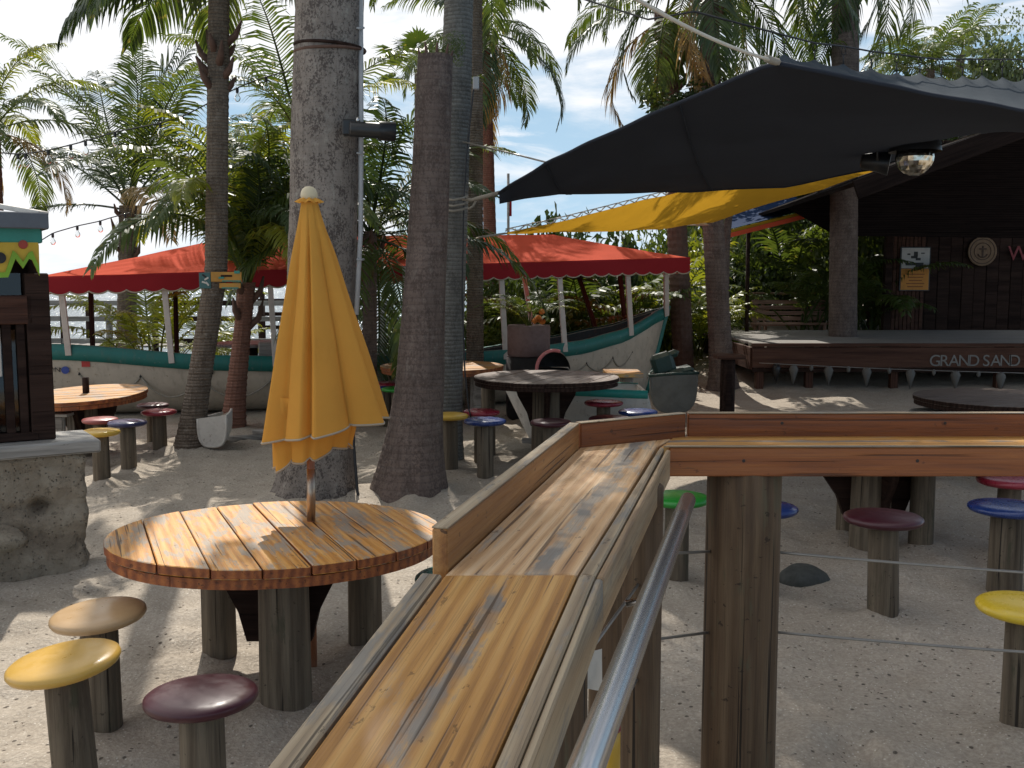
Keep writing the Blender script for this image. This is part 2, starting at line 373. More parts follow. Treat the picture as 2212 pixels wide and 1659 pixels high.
def prism(name, pts, th, xdir, mat, parent=None, off=.004, up=None):
    """slab whose top outline is pts (world), extruded th below along the outline's normal"""
    pts = [V(p) for p in pts]; c = sum(pts, V()) / len(pts)
    n = V((0, 0, 0))
    for i in range(len(pts)): n += (pts[i] - c).cross(pts[(i + 1) % len(pts)] - c)
    n.normalize()
    if up is not None and n.dot(V(up)) < 0: n = -n; pts.reverse()
    elif up is None and n.z < 0: n = -n; pts.reverse()
    mw = frame(c, V(xdir) - n * n.dot(V(xdir)), n); inv = mw.inverted()
    bm = bmesh.new(); top = [bm.verts.new(inv @ p) for p in pts]; bot = [bm.verts.new(v.co - V((0, 0, th))) for v in top]
    k = len(pts); bm.faces.new(top); bm.faces.new(bot[::-1])
    for i in range(k): bm.faces.new((top[i], bot[i], bot[(i + 1) % k], top[(i + 1) % k]))
    bm.normal_update(); bevel(bm, off)
    return put(name, bm, mat, parent, mw)
def lathe_bm(prof, seg=24, cap=True):
    bm = bmesh.new(); rings = []
    for r, z in prof:
        rings.append([bm.verts.new((r * math.cos(2 * math.pi * i / seg), r * math.sin(2 * math.pi * i / seg), z)) for i in range(seg)])
    for a, b in zip(rings, rings[1:]):
        for i in range(seg): bm.faces.new((a[i], a[(i + 1) % seg], b[(i + 1) % seg], b[i]))
    if cap: bm.faces.new(rings[0][::-1]); bm.faces.new(rings[-1])
    return bm
def tube_bm(pts, rad, seg=8, bm=None, cap=True):
    pts = [V(p) for p in pts]; bm = bm or bmesh.new(); n = len(pts); rings = []; ref = None
    for i, p in enumerate(pts):
        t = (pts[min(i + 1, n - 1)] - pts[max(i - 1, 0)]).normalized()
        if ref is None: ref = V((0, 0, 1)) if abs(t.z) < .9 else V((1, 0, 0))
        a = t.cross(ref).normalized(); b = t.cross(a).normalized(); ref = -(t.cross(a).cross(t)).cross(t) if False else ref
        r = rad[i] if isinstance(rad, (list, tuple)) else rad
        rings.append([bm.verts.new(p + (a * math.cos(2 * math.pi * k / seg) + b * math.sin(2 * math.pi * k / seg)) * r) for k in range(seg)])
    for A, B in zip(rings, rings[1:]):
        for i in range(seg): bm.faces.new((A[i], A[(i + 1) % seg], B[(i + 1) % seg], B[i]))
    if cap and seg > 2: bm.faces.new(rings[0][::-1]); bm.faces.new(rings[-1])
    return bm
def tube(name, pts, rad, mat, parent=None, seg=8):
    """tube through world points"""
    o0 = V(pts[0]) if parent is None else WM[parent.name].translation
    mw = M.Translation(o0)
    return put(name, tube_bm([V(p) - o0 for p in pts], rad, seg), mat, parent, mw, True)
def sag(p0, p1, d, n=14):
    p0, p1 = V(p0), V(p1)
    return [p0.lerp(p1, i / n) - V((0, 0, d * 4 * (i / n) * (1 - i / n))) for i in range(n + 1)]
def post_bm(r, h, seg=18, taper=.97, seed=0, wob=.03, below=.25):
    """a round timber post from below the ground to h, slightly irregular"""
    bm = bmesh.new(); rings = []; zs = [-below, 0, h * .25, h * .5, h * .75, h - .006, h]
    for z in zs:
        rr = r * (1 - (1 - taper) * max(0, z) / h) - (.006 if z == h else 0)
        rings.append([bm.verts.new(V((math.cos(a) * rr * (1 + wob * NZ.noise(V((math.cos(a) + seed, math.sin(a), z * .8)))), math.sin(a) * rr * (1 + wob * NZ.noise(V((math.cos(a) - seed, math.sin(a) + 5, z * .8)))), z))) for a in [2 * math.pi * k / seg for k in range(seg)]])
    for A, B in zip(rings, rings[1:]):
        for i in range(seg): bm.faces.new((A[i], A[(i + 1) % seg], B[(i + 1) % seg], B[i]))
    bm.faces.new(rings[-1]); return bm
def sheet(name, rows, mat, parent=None, th=0.0, o0=None, sm=True):
    """grid of world points -> one cloth mesh"""
    o0 = o0 if o0 is not None else (V(rows[0][0]) if parent is None else WM[parent.name].translation)
    bm = bmesh.new(); g = [[bm.verts.new(V(p) - o0) for p in r] for r in rows]
    for a, b in zip(g, g[1:]):
        for i in range(len(a) - 1): bm.faces.new((a[i], a[i + 1], b[i + 1], b[i]))
    bm.normal_update()
    if th: bmesh.ops.solidify(bm, geom=bm.faces[:], thickness=th)
    return put(name, bm, mat, parent, M.Translation(o0), sm)
def lerp_poly(pts, s):
    """point at fraction s of a polyline"""
    pts = [V(p) for p in pts]; L = [(b - a).length for a, b in zip(pts, pts[1:])]; t = s * sum(L)
    for a, b, l in zip(pts, pts[1:], L):
        if t <= l: return a.lerp(b, t / l if l else 0)
        t -= l
    return pts[-1]
def text_mesh(body, size, depth, spacing=1.0):
    c = bpy.data.curves.new('lettering', 'FONT'); c.body = body; c.size = size; c.extrude = depth; c.space_character = spacing
    o = bpy.data.objects.new('lettering', c); COL.objects.link(o); dg = bpy.context.evaluated_depsgraph_get()
    me = bpy.data.meshes.new_from_object(o.evaluated_get(dg)); bpy.data.objects.remove(o); bpy.data.curves.remove(c); me.materials.clear(); return me

# ------------------------------------------------------------------ ground and water
def build_ground():
    ys = [-3, -1, .5]; y = 1.6
    while y < 60: ys.append(y); y += max(.022, .0135 * y)
    ys += [70, 100, 200, 600, 1800]
    xs = [-x for x in (1800, 500, 150, 60, 30, 20, 15, 12, 10)] + [-9 + i * .075 for i in range(241)] + [10, 12, 15, 20, 30, 60, 150, 500, 1800]
    prints = [(random.uniform(-5, 5), random.uniform(3, 14), random.uniform(.1, .2), random.uniform(.012, .035)) for _ in range(900)]
    mounds = [(on(u, v), r) for u, v, r in ((610, 1560, .13), (468, 1440, .10), (786, 1421, .10), (682, 1066, .40), (880, 1068, .36), (957, 1004, .24), (408, 973, .22), (502, 926, .18), (236, 1630, .10), (1916, 1345, .10), (1463, 1279, .09), (2190, 1590, .09), (970, 1020, .10), (1046, 1040, .10),
              (280, 1010, .10), (220, 1035, .10), (343, 965, .10), (1830, 1158, .10), (1988, 1188, .10), (1604, 1760, .16), (190, 1225, .05))]
    cell = {}
    for p in prints:
        for i in range(int(math.floor((p[0] - .5) / .5)), int(math.floor((p[0] + .5) / .5)) + 1):
            for j in range(int(math.floor((p[1] - .5) / .5)), int(math.floor((p[1] + .5) / .5)) + 1): cell.setdefault((i, j), []).append(p)
    vs = []
    for yy in ys:
        for xx in xs:
            z = gz(xx, yy)
            if yy < 30 and abs(xx) < 14:
                z += .035 * NZ.noise(V((xx * .8, yy * .8, 0))) + .022 * NZ.noise(V((xx * 3.1, yy * 3.1, 4))) + (.007 * NZ.noise(V((xx * 8, yy * 8, 9))) if yy < 12 else 0)
                for q_, r in mounds:
                    d = math.hypot(xx - q_.x, yy - q_.y)
                    if d < r + .3: z += .040 * (1 - smooth(r - .02, r + .16 + .08 * NZ.noise(V((xx * 5, yy * 5, 2))), d))
                for px, py, r, d in cell.get((int(math.floor(xx / .5)), int(math.floor(yy / .5))), ()):
                    q = ((xx - px) ** 2 + (yy - py) ** 2) / r ** 2
                    if q < 4: z += d * (-math.exp(-2.2 * q) + .45 * math.exp(-((math.sqrt(q) - 1.25) ** 2) * 6))
            vs.append((xx, yy, z))
    nx = len(xs); fs = [(j * nx + i, j * nx + i + 1, (j + 1) * nx + i + 1, (j + 1) * nx + i) for j in range(len(ys) - 1) for i in range(nx - 1)]
    me = bpy.data.meshes.new('ground'); me.from_pydata(vs, [], fs)
    tag(put('ground', me, SAND, smooth_=True), kind='structure')
    bm = bmesh.new(); q = [bm.verts.new(p) for p in ((-1900, 15, 0), (1900, 15, 0), (1900, 1900, 0), (-1900, 1900, 0))]; bm.faces.new(q)
    tag(put('water', bm, WATER, mw=M.Translation((0, 0, -.42))), kind='structure')
build_ground()

# ------------------------------------------------------------------ palms
FRONDS = {}
def frond_mesh(L, droop, nl, ll, hang, e0, seed, mat, wid=.04, bare=.14):
    key = (L, droop, nl, ll, hang, e0, seed, mat.name)
    if key in FRONDS: return FRONDS[key]
    rnd = random.Random(seed); vs, fs = [], []
    N = 22; pts, tans = [], []; p = V((0, 0, 0)); a = e0
    for i in range(N + 1):
        s = i / N; ang = e0 - droop * s ** 1.35; t = V((math.cos(ang), .03 * math.sin(s * 5 + seed), math.sin(ang))).normalized()
        pts.append(p.copy()); tans.append(t); p = p + t * (L / N)
    for i in range(N):                                   # midrib
        r0, r1 = (.022 * L / 3) * (1 - i / N) + .004, (.022 * L / 3) * (1 - (i + 1) / N) + .004
        b = len(vs)
        for q, t, r in ((pts[i], tans[i], r0), (pts[i + 1], tans[i + 1], r1)):
            up = V((0, 1, 0)).cross(t); up = -up if up.z < 0 else up
            vs.extend([tuple(q + V((0, r, 0))), tuple(q + up * r * .8), tuple(q - V((0, r, 0))), tuple(q - up * r * .6)])
        for k in range(4): fs.append((b + k, b + (k + 1) % 4, b + 4 + (k + 1) % 4, b + 4 + k))
    for k in range(nl):
        s = bare + (1 - bare) * (k + .5) / nl; i = min(N - 1, int(s * N)); f = s * N - i
        q = pts[i].lerp(pts[i + 1], f); t = tans[i].lerp(tans[i + 1], f).normalized()
        up = t.cross(V((0, 1, 0))); up = -up if up.dot(V((0, 0, 1))) < 0 and abs(t.z) < .98 else up
        prof = min(1, .45 + 2.2 * (s - bare)) * (1 - .72 * smooth(.55, 1.02, s)); le = ll * prof
        for sd in (-1, 1):
            if rnd.random() < .035: continue
            l = le * rnd.uniform(.86, 1.1); fw = .55 + .5 * s + rnd.uniform(-.1, .1)
            d = (V((0, sd, 0)) + t * fw + up * rnd.uniform(.12, .38)).normalized()
            g = hang * rnd.uniform(.75, 1.3); c0 = q
            c1 = c0 + (d + V((0, 0, -g * .18))).normalized() * l * .38
            c2 = c1 + (d + V((0, 0, -g * .75))).normalized() * l * .34
            c3 = c2 + (d + V((0, 0, -g * 1.7))).normalized() * l * .28
            wv = d.cross(up).normalized() if d.cross(up).length > .01 else t
            wv = (wv + up * rnd.uniform(-.5, .5)).normalized(); ww = wid * rnd.uniform(.8, 1.15); b = len(vs)
            vs.extend([tuple(c0 + wv * ww * .22), tuple(c0 - wv * ww * .22), tuple(c1 + wv * ww * .5), tuple(c1 - wv * ww * .5), tuple(c2 + wv * ww * .36), tuple(c2 - wv * ww * .36), tuple(c3)])
            fs.extend([(b, b + 1, b + 3, b + 2), (b + 2, b + 3, b + 5, b + 4), (b + 4, b + 5, b + 6)])
    me = bpy.data.meshes.new('frond'); me.from_pydata(vs, [], fs); me.materials.append(mat); FRONDS[key] = me; return me
def fan_mesh(Rr, seed, mat):
    key = ('fan', Rr, seed, mat.name)
    if key in FRONDS: return FRONDS[key]
    rnd = random.Random(seed); vs, fs = [], []; st = Rr * 1.1
    vs += [(0, .012, 0), (0, -.012, 0), (st, -.01, .0), (st, .01, .0)]; fs.append((0, 1, 2, 3))
    n = 26
    for k in range(n):
        a = R(-125 + 250 * (k + .5) / n); l = Rr * rnd.uniform(.85, 1.05) * (1 - .25 * abs(a) / R(125)); d = V((math.cos(a), math.sin(a), .1)); p = V((-d.y, d.x, 0)); b = len(vs); o = V((st, 0, 0))
        w_ = Rr * .055
        vs += [tuple(o + d * l * .1 + p * w_ * .3), tuple(o + d * l * .1 - p * w_ * .3), tuple(o + d * l * .6 + p * w_ + V((0, 0, .02))), tuple(o + d * l * .6 - p * w_), tuple(o + d * l + V((0, 0, -l * rnd.uniform(.1, .4))))]
        fs += [(b, b + 1, b + 3, b + 2), (b + 2, b + 3, b + 4)]
    me = bpy.data.meshes.new('fan_leaf'); me.from_pydata(vs, [], fs); me.materials.append(mat); FRONDS[key] = me; return me

def trunk_bm(pts, r0, r1, seg=16, ringh=.12, ringd=.05, flare=0.0, flareh=.5, seed=0, skirt=.35, lump=.02):
    """tapered trunk through local points with stepped leaf-scar rings"""
    L = sum((V(b) - V(a)).length for a, b in zip(pts, pts[1:])); n = max(10, int(L / (ringh / 2)))
    bm = bmesh.new(); rings = []
    P = [lerp_poly(pts, i / n) for i in range(n + 1)]
    # soften the polyline
    for _ in range(6): P = [P[0]] + [(P[i - 1] + P[i] * 2 + P[i + 1]) / 4 for i in range(1, n)] + [P[-1]]
    P = [P[0] - V((0, 0, skirt))] + P
    for i, p in enumerate(P):
        s = max(0, (i - 1)) / n; hgt = s * L
        r = r0 + (r1 - r0) * s + flare * math.exp(-hgt / flareh * 1.6)
        r *= 1 + (ringd if i % 2 else -ringd * .4) * (.6 + .8 * abs(NZ.noise(V((i * .7, seed, 1)))))
        ring = []
        for k in range(seg):
            a = 2 * math.pi * k / seg
            rr = r * (1 + lump * NZ.noise(V((math.cos(a) * 1.5 + seed, math.sin(a) * 1.5, hgt * 1.3))) * 2)
            if flare: rr *= 1 + .10 * math.exp(-hgt / flareh * 2) * NZ.noise(V((math.cos(a) * 3, math.sin(a) * 3 + seed, 0))) * 2
            zz = ringh * .16 * NZ.noise(V((math.cos(a) * 2, math.sin(a) * 2, i * .9 + seed)))
            ring.append(bm.verts.new(p + V((math.cos(a) * rr, math.sin(a) * rr, zz))))
        rings.append(ring)
    for A, B in zip(rings, rings[1:]):
        for i in range(seg): bm.faces.new((A[i], A[(i + 1) % seg], B[(i + 1) % seg], B[i]))
    bm.faces.new(rings[-1]); return bm

def palm(label, base, top, r0, r1, fronds, barkm, bend=(0, 0, 0), flare=0.0, flareh=.5, ringh=.12, ringd=.05, L=2.6, ll=.62, seed=1,
         up=(R(80), R(-5)), mats=(None,), droop=(1.0, 1.9), hang=.8, stubs=0, dead=0, seg=14, group=None, name='palm_tree', wid=.036, azs=None, nl=50, mid=None, size=(.85, 1.12)):
    rnd = random.Random(seed); base, top = V(base), V(top)
    t = thing(name, label, 'palm tree', base, group)
    pts = [V((0, 0, 0)), ((top - base) * .5 + V(bend)) if mid is None else V(mid) - base, top - base]
    put('trunk', trunk_bm(pts, r0, r1, seg, ringh, ringd, flare, flareh, seed), barkm, t, WM[t.name], False if ringd > .03 else True)
    for k in range(fronds):
        f = (k + .5) / fronds
        az = (azs[k % len(azs)] if azs else k * 2.39996 + rnd.uniform(-.25, .25))
        e = up[0] + (up[1] - up[0]) * f + rnd.uniform(-.12, .12); e = round(e / .2) * .2
        isdead = k >= fronds - dead; m = LEAFDEAD if isdead else mats[k % len(mats)] or LEAFM
        dr = round((droop[0] + (droop[1] - droop[0]) * (.7 * f + .3 * rnd.random())) / .25) * .25
        me = frond_mesh(L, dr, nl, ll, hang * (1.6 if isdead else 1), e, rnd.randrange(2), m, wid)
        sc = rnd.uniform(*size)
        put('frond', me, None, t, M.Translation(top + V((0, 0, -.10 * f))) @ M.Rotation(az, 4, 'Z') @ M.Rotation(rnd.uniform(-.25, .25), 4, 'X') @ M.Scale(sc, 4))
    for k in range(stubs):
        az = k * 2.1 + seed; z = -.15 - k * .11; q = top + (base - top).normalized() * (-z)
        d = V((math.cos(az), math.sin(az), 0)); l = rnd.uniform(.14, .30)
        tube('leaf_stub', [q + d * r1 * .5, q + d * (r1 + l * .35) + V((0, 0, .14)), q + d * (r1 + l * .55) + V((0, 0, .2 + l * .55))], [.05, .042, .012], STUB, t, 6)
    return t

# ------------------------------------------------------------------ foliage masses
CLUMPS = {}
def clump_mesh(kind, seed, mat, n=2600):
    """a cloud of leaf-sized faces in a uneven unit volume"""
    key = (kind, seed, mat.name)
    if key in CLUMPS: return CLUMPS[key]
    rnd = random.Random(seed); vs, fs = [], []
    cent = [(V((rnd.uniform(-.75, .75), rnd.uniform(-.6, .6), rnd.uniform(-.05, .92))), rnd.uniform(.16, .36)) for _ in range(26)]
    for k in range(n):
        c, r = rnd.choice(cent); d = V((rnd.gauss(0, 1), rnd.gauss(0, 1), rnd.gauss(0, 1))).normalized()
        p = c + d * r * rnd.uniform(.55, 1.05)
        if p.z < -.1: continue
        dr = (d + V((rnd.uniform(-.8, .8), rnd.uniform(-.8, .8), rnd.uniform(-.9, .3)))).normalized()
        s = dr.cross(V((rnd.uniform(-1, 1), rnd.uniform(-1, 1), rnd.uniform(-1, 1)))).normalized()
        l, w_ = {'broad': (.085, .036), 'fine': (.05, .02), 'long': (.20, .016)}[kind]; l *= rnd.uniform(.6, 1.3)
        b = len(vs); e = p + dr * l + V((0, 0, -l * .25))
        vs += [tuple(p), tuple(p + dr * l * .5 + s * w_), tuple(e), tuple(p + dr * l * .5 - s * w_)]; fs.append((b, b + 1, b + 2, b + 3))
    me = bpy.data.meshes.new('foliage'); me.from_pydata(vs, [], fs); me.materials.append(mat); CLUMPS[key] = me; return me
def shrub(label, x, y, sx, sy, sz, kind, seed, mat, cat='shrub', name='tropical_shrub', group='dense planting behind the bar', z0=None):
    z = gz(x, y) if z0 is None else z0
    t = thing(name, label, cat, (x, y, z), group)
    put('foliage', clump_mesh(kind, seed % 4, mat), None, t, M.Translation((x, y, z)) @ M.Rotation(seed * 1.3, 4, 'Z') @ M.Diagonal((sx, sy, sz, 1)))
    for k in range(3):
        a = seed + k * 2.1
        tube('stem', [(x + .1 * math.cos(a), y + .1 * math.sin(a), z - .1), (x + .3 * sx * math.cos(a), y + .3 * sy * math.sin(a), z + sz * .55)], [.05, .02], STUB, t, 6)
    return t
def areca(label, x, y, hgt, n, seed, mat, group='clumping palms in the planting', spread=1.0, z0=None, cat='palm clump', name='clumping_palm', kind=1):
    rnd = random.Random(seed); z = gz(x, y) if z0 is None else z0; t = thing(name, label, cat, (x, y, z), group)
    for k in range(n):
        az = k * 2.39996 + rnd.uniform(-.3, .3); q = V((x + rnd.uniform(-.25, .25), y + rnd.uniform(-.25, .25), z - .05))
        e = round(rnd.uniform(.95, 1.45) / .2) * .2; me = frond_mesh(2.4, round(rnd.uniform(1.2, 1.9) / .25) * .25, 30, .5, .7, e, k % 2, mat, .045, .32)
        put('frond', me, None, t, M.Translation(q) @ M.Rotation(az, 4, 'Z') @ M.Scale(hgt / 2.0 * rnd.uniform(.75, 1.1), 4))
    return t

def build_trees():
    G = 'palm trunks between the tables'
    # the big speckled trunk in the middle and its neighbours
    b = on(682, 1066); tp = at(712, 0, b.y)
    palm('thick speckled grey palm trunk standing right behind the yellow closed umbrella', b, b + (tp - b) * 2.15, .302, .262, 20, BARK1, flare=.09, flareh=.4, ringh=.15, ringd=.008, L=3.2, seed=3, seg=28, group=G, up=(R(75), R(-25)), mats=(LEAFM, LEAFD))
    # sawn off brown trunk
    b = on(880, 1068); tp = at(940, 122, b.y + .05)
    t = thing('palm_stump', 'sawn off brown palm trunk with flared dark foot, right of the thick speckled trunk', 'palm trunk', b, G)
    L = tp - b
    put('trunk', trunk_bm([V((0, 0, 0)), L * .25 + V((.05, 0, 0)), L * .6 + V((.035, 0, 0)), L], .20, .148, 26, .085, .008, .15, .95, 5), BARK2, t, WM[t.name])
    rnd = random.Random(4)
    for k in range(9):
        a = k * .7; q = tp + V((math.cos(a), math.sin(a), 0)) * .12
        tube('bark_splinter', [q - V((0, 0, .05)), q + V((math.cos(a) * .03, math.sin(a) * .03, rnd.uniform(.03, .10)))], [.022, .006], STUB, t, 5)
    put('sprout', clump_mesh('fine', 2, LEAFM), None, t, M.Translation(tp + V((.06, .1, -.02))) @ M.Diagonal((.2, .14, .22, 1)))
    b = on(957, 1004); tp = at(992, 0, b.y)
    palm('slender smooth grey palm trunk touching the sawn off brown trunk', b, b + (tp - b) * 1.5, .175, .125, 18, BARK3, flare=.05, ringh=.09, ringd=.02, L=2.7, seed=8, group=G, up=(R(60), R(5)), mats=(LEAFM,), droop=(.75, 1.25), azs=(0, 1.2, -1.2, .6, -.6, 1.8, -1.7, .3, -.9, .9, -.3, 1.5))
    b = on(1026, 892); tp = at(1027, 30, b.y)
    palm('thin brown ringed palm trunk behind the slender grey one', b, b + (tp - b) * 1.25, .125, .085, 12, BARK5, flare=.04, ringh=.1, ringd=.05, L=2.2, seed=12, group=G, up=(R(70), R(-20)), mats=(LEAFM,))
    # red brown trunk beyond the awning
    b = at(1066, 810, 20); b.z = -.1; tp = at(1047, 60, 20)
    palm('red brown thin palm beyond the red awning with hanging crown', b, tp, .145, .10, 20, BARK4, ringh=.14, ringd=.03, L=2.5, ll=.65, seed=21, up=(R(70), R(-45)), mats=(LEAFM, LEAFD), droop=(1.25, 2.0), hang=1.2, stubs=6, dead=2, group='palms beyond the boat')
    # leaning trunk on the left
    b = on(408, 973); tp = at(488, -1480, b.y)
    palm('leaning ringed palm with dry leaf bases and a small painted sign, before the boat', b, tp, .128, .085, 14, BARK5, flare=.06, ringh=.075, ringd=.05, L=1.9, ll=.6, seed=31, up=(R(50), R(0)), mats=(LEAFM, LEAFD, LEAFM), droop=(1.0, 1.5), hang=1.5, stubs=0, group='palms around the left tables', mid=at(467, 585, b.y), wid=.042)
    t = [o for o in COL.objects if o.get('label', '').startswith('leaning ringed')][0]; rnd = random.Random(2)
    for k, (az, e, dr) in enumerate([(3.0, .6, 1.75), (2.5, .4, 1.5), (3.5, .2, 1.5), (-2.2, .4, 2.0), (.1, .4, 2.0), (-.5, .2, 1.75), (.8, .6, 2.0), (1.9, .4, 2.0)]):
        put('frond', frond_mesh(1.9, dr, 50, .62, 1.7, e, k % 2, LEAFM if k % 2 else LEAFD, .042), None, t, M.Translation(at(475, -12 - 7 * k, b.y)) @ M.Rotation(az, 4, 'Z'))
    for k in range(12):
        v_ = 98 + k * 9.5; q = at(471 - (v_ - 95) * .03, v_, b.y); az = k * 2.3; d = V((math.cos(az), math.sin(az), 0)); l = rnd.uniform(.06, .2)
        tube('leaf_stub', [q + d * .06, q + d * (.13 + l * .3) + V((0, 0, .10)), q + d * (.16 + l * .5) + V((0, 0, .12 + l * .7))], [.05, .036, .012], STUB, t, 6)
    b = on(502, 926); tp = at(534, 610, b.y)
    palm('short palm with dark drooping fronds between the leaning trunk and the umbrella', b, tp, .12, .10, 34, BARK4, flare=.06, ringh=.08, ringd=.06, L=2.7, ll=.55, seed=42, up=(R(98), R(60)), mats=(LEAFM, LEAFM, LEAFD, LEAFY), droop=(1.5, 2.5), hang=1.1, stubs=5, dead=0, azs=(1.4, -1.5, .3, -.6, .9, -1.1, 2.0, -2.1, 1.7, -.2, 2.5, .6, -1.8), group='palms around the left tables', nl=52)
    b = at(268, 800, 20); b.z = -.6; tp = at(278, 445, 20)
    palm('tall feathery palm rising behind the left end of the red awning', b, tp, .20, .17, 19, BARK5, ringh=.12, ringd=.05, L=3.9, ll=.85, seed=52, up=(R(94), R(14)), mats=(LEAFD, LEAFM, LEAFD), droop=(.25, 1.75), hang=.6, stubs=9, dead=1, group='palms beyond the boat', wid=.038, nl=58)
    b = at(8, 800, 18); b.z = -.5; tp = at(-12, 275, 18)
    palm('palm at the left edge of the picture with browning fronds, above the kiosk roof', b, tp, .10, .09, 16, BARK4, ringh=.12, L=2.3, ll=.6, seed=61, up=(R(80), R(-30)), mats=(LEAFY, LEAFM, LEAFM), droop=(1.25, 2.0), hang=1.0, dead=3, group='palms beyond the boat')
    b = on(797, 912); tp = at(800, 500, b.y)
    palm('bushy palm with dark trunk just right of the thick speckled trunk', b, tp, .105, .085, 20, BARK2, ringh=.08, ringd=.07, L=2.5, ll=.58, seed=72, up=(R(84), R(-35)), mats=(LEAFM, LEAFD, LEAFD), droop=(1.0, 1.9), stubs=5, group='palms around the left tables')
    b = at(672, 800, 17); b.z = -.2; tp = at(655, 320, 17)
    palm('backlit green palm whose crown spreads behind the thick speckled trunk', b, tp, .12, .10, 17, BARK2, ringh=.1, L=3.0, ll=.72, seed=83, up=(R(85), R(-5)), mats=(LEAFY, LEAFM, LEAFM), droop=(1.0, 1.75), group='palms beyond the boat')
    # fan palm far off
    b = at(905, 800, 26); b.z = 0; tp = at(905, 150, 26)
    t = thing('fan_palm', 'far fan leaved palm above the sawn off trunk', 'palm tree', b, 'palms beyond the boat')
    put('trunk', trunk_bm([V((0, 0, 0)), (tp - b) * .5, tp - b], .14, .11, 10, .2), BARK2, t, WM[t.name])
    for k in range(12):
        put('fan_leaf', fan_mesh(.62, k % 2, LEAFM), None, t, M.Translation(tp) @ M.Rotation(k * 2.4, 4, 'Z') @ M.Rotation(-R(60 - 8 * k), 4, 'Y'))
    # right side
    b = on(1562, 848); b.y = 16.6; b.x = at(1562, 840, 16.6).x; b.z = gz(b.x, 16.6); tp = at(1532, -70, 16.6)
    palm('brown palm beside the stage whose trunk passes behind the yellow sail', b, tp, .19, .145, 14, BARK2, flare=.10, flareh=.4, ringh=.12, ringd=.04, L=2.7, ll=.7, seed=91, up=(R(40), R(-50)), mats=(LEAFM, LEAFD), droop=(1.5, 2.3), hang=1.3, stubs=9, dead=2, group='palms by the stage', mid=at(1540, 480, 16.6))
    b = at(1478, 800, 18.5); b.z = .1; tp = at(1440, 30, 18.5)
    palm('ragged palm with dry split leaf bases above the black sail', b, tp, .19, .17, 12, STUB, ringh=.12, ringd=.06, L=2.4, ll=.7, seed=102, up=(R(60), R(-55)), mats=(LEAFGRY, LEAFM), droop=(1.5, 2.3), hang=1.4, stubs=14, dead=3, group='palms by the stage')
    b = at(1822, 740, 18.3); b.z = gz(b.x, 18.3); tp = at(1828, -190, 18.3)
    palm('smooth stout royal palm trunk growing through the stage', b, tp, .245, .225, 16, BARK2, ringh=.3, ringd=.008, L=3.1, ll=.8, seed=113, up=(R(40), R(-60)), mats=(LEAFM, LEAFD), droop=(1.5, 2.2), hang=1.2, seg=22, group='palms by the stage')
    # small sunlit palm inside / behind the boat
    b = at(332, 760, 17.2); b.z = .1
    areca('low sunlit yellow green palm behind the boat gunwale', b.x, b.y, 2.0, 18, 5, LEAFY, 'low palms behind the boat', z0=.25)
    b = at(455, 770, 18.6)
    areca('yellowing palm clump behind the leaning trunk', b.x, b.y, 1.5, 12, 6, LEAFY, 'low palms behind the boat', z0=-.05)
    # dense planting behind the boat bow and the stage
    rnd = random.Random(11); spec = [
        (1115, 19.8, 1.3, 1.0, 2.6, 'long', LEAFM), (1195, 21.5, 1.6, 1.2, 3.3, 'long', LEAFD), (1290, 20.5, 1.4, 1.2, 2.9, 'broad', LEAFD), (1375, 21.8, 1.6, 1.3, 3.1, 'long', LEAFM),
        (1455, 22.5, 1.5, 1.2, 2.7, 'broad', LEAFY), (1500, 27.5, 1.6, 1.5, 3.0, 'broad', LEAFM), (1590, 26, 2.0, 1.4, 2.6, 'broad', LEAFD), (1680, 25.5, 1.7, 1.4, 2.7, 'broad', LEAFD), (1640, 28.5, 2.3, 1.4, 4.2, 'broad', LEAFM),
        (1745, 26.5, 2.0, 1.5, 3.6, 'broad', LEAFM), (1790, 24, 1.6, 1.4, 3.3, 'fine', LEAFD), (1890, 22.8, 1.5, 1.3, 3.0, 'broad', LEAFM), (1905, 25, 2.2, 1.5, 4.6, 'fine', LEAFD), (1990, 24.5, 2.0, 1.6, 4.3, 'broad', LEAFD),
        (1250, 24.5, 2.2, 1.4, 2.8, 'broad', LEAFD), (1130, 25.5, 2.0, 1.4, 2.9, 'broad', LEAFD), (1400, 26.5, 2.0, 1.5, 2.6, 'broad', LEAFD)]
    looks = {'long': 'strappy leaved', 'broad': 'broad leaved', 'fine': 'small leaved'}
    for k, (u, y, sx, sy, sz, kd, m) in enumerate(spec):
        p = at(u, 700, y)
        if u < 1480: place = 'behind the bow of the boat'
        elif u < 1790: place = 'behind the garden bench'
        else: place = 'beside the dark building'
        shrub('%s %s bush %s %s' % ({LEAFM: 'green', LEAFD: 'dark green', LEAFY: 'yellow green'}[m], looks[kd], ['low and wide', 'lowest at the left end', 'tall and narrow', 'rounded', 'loose and open', 'ragged topped', 'leaning', 'spreading', 'tallest of all', 'partly hidden by the royal palm', 'close to the stage corner', 'nearest the dark wall', 'high and airy', 'reaching the roof edge', 'half hidden', 'furthest left', 'furthest back'][k], place), p.x, y, sx, sy, sz, kd, k + 3, m)
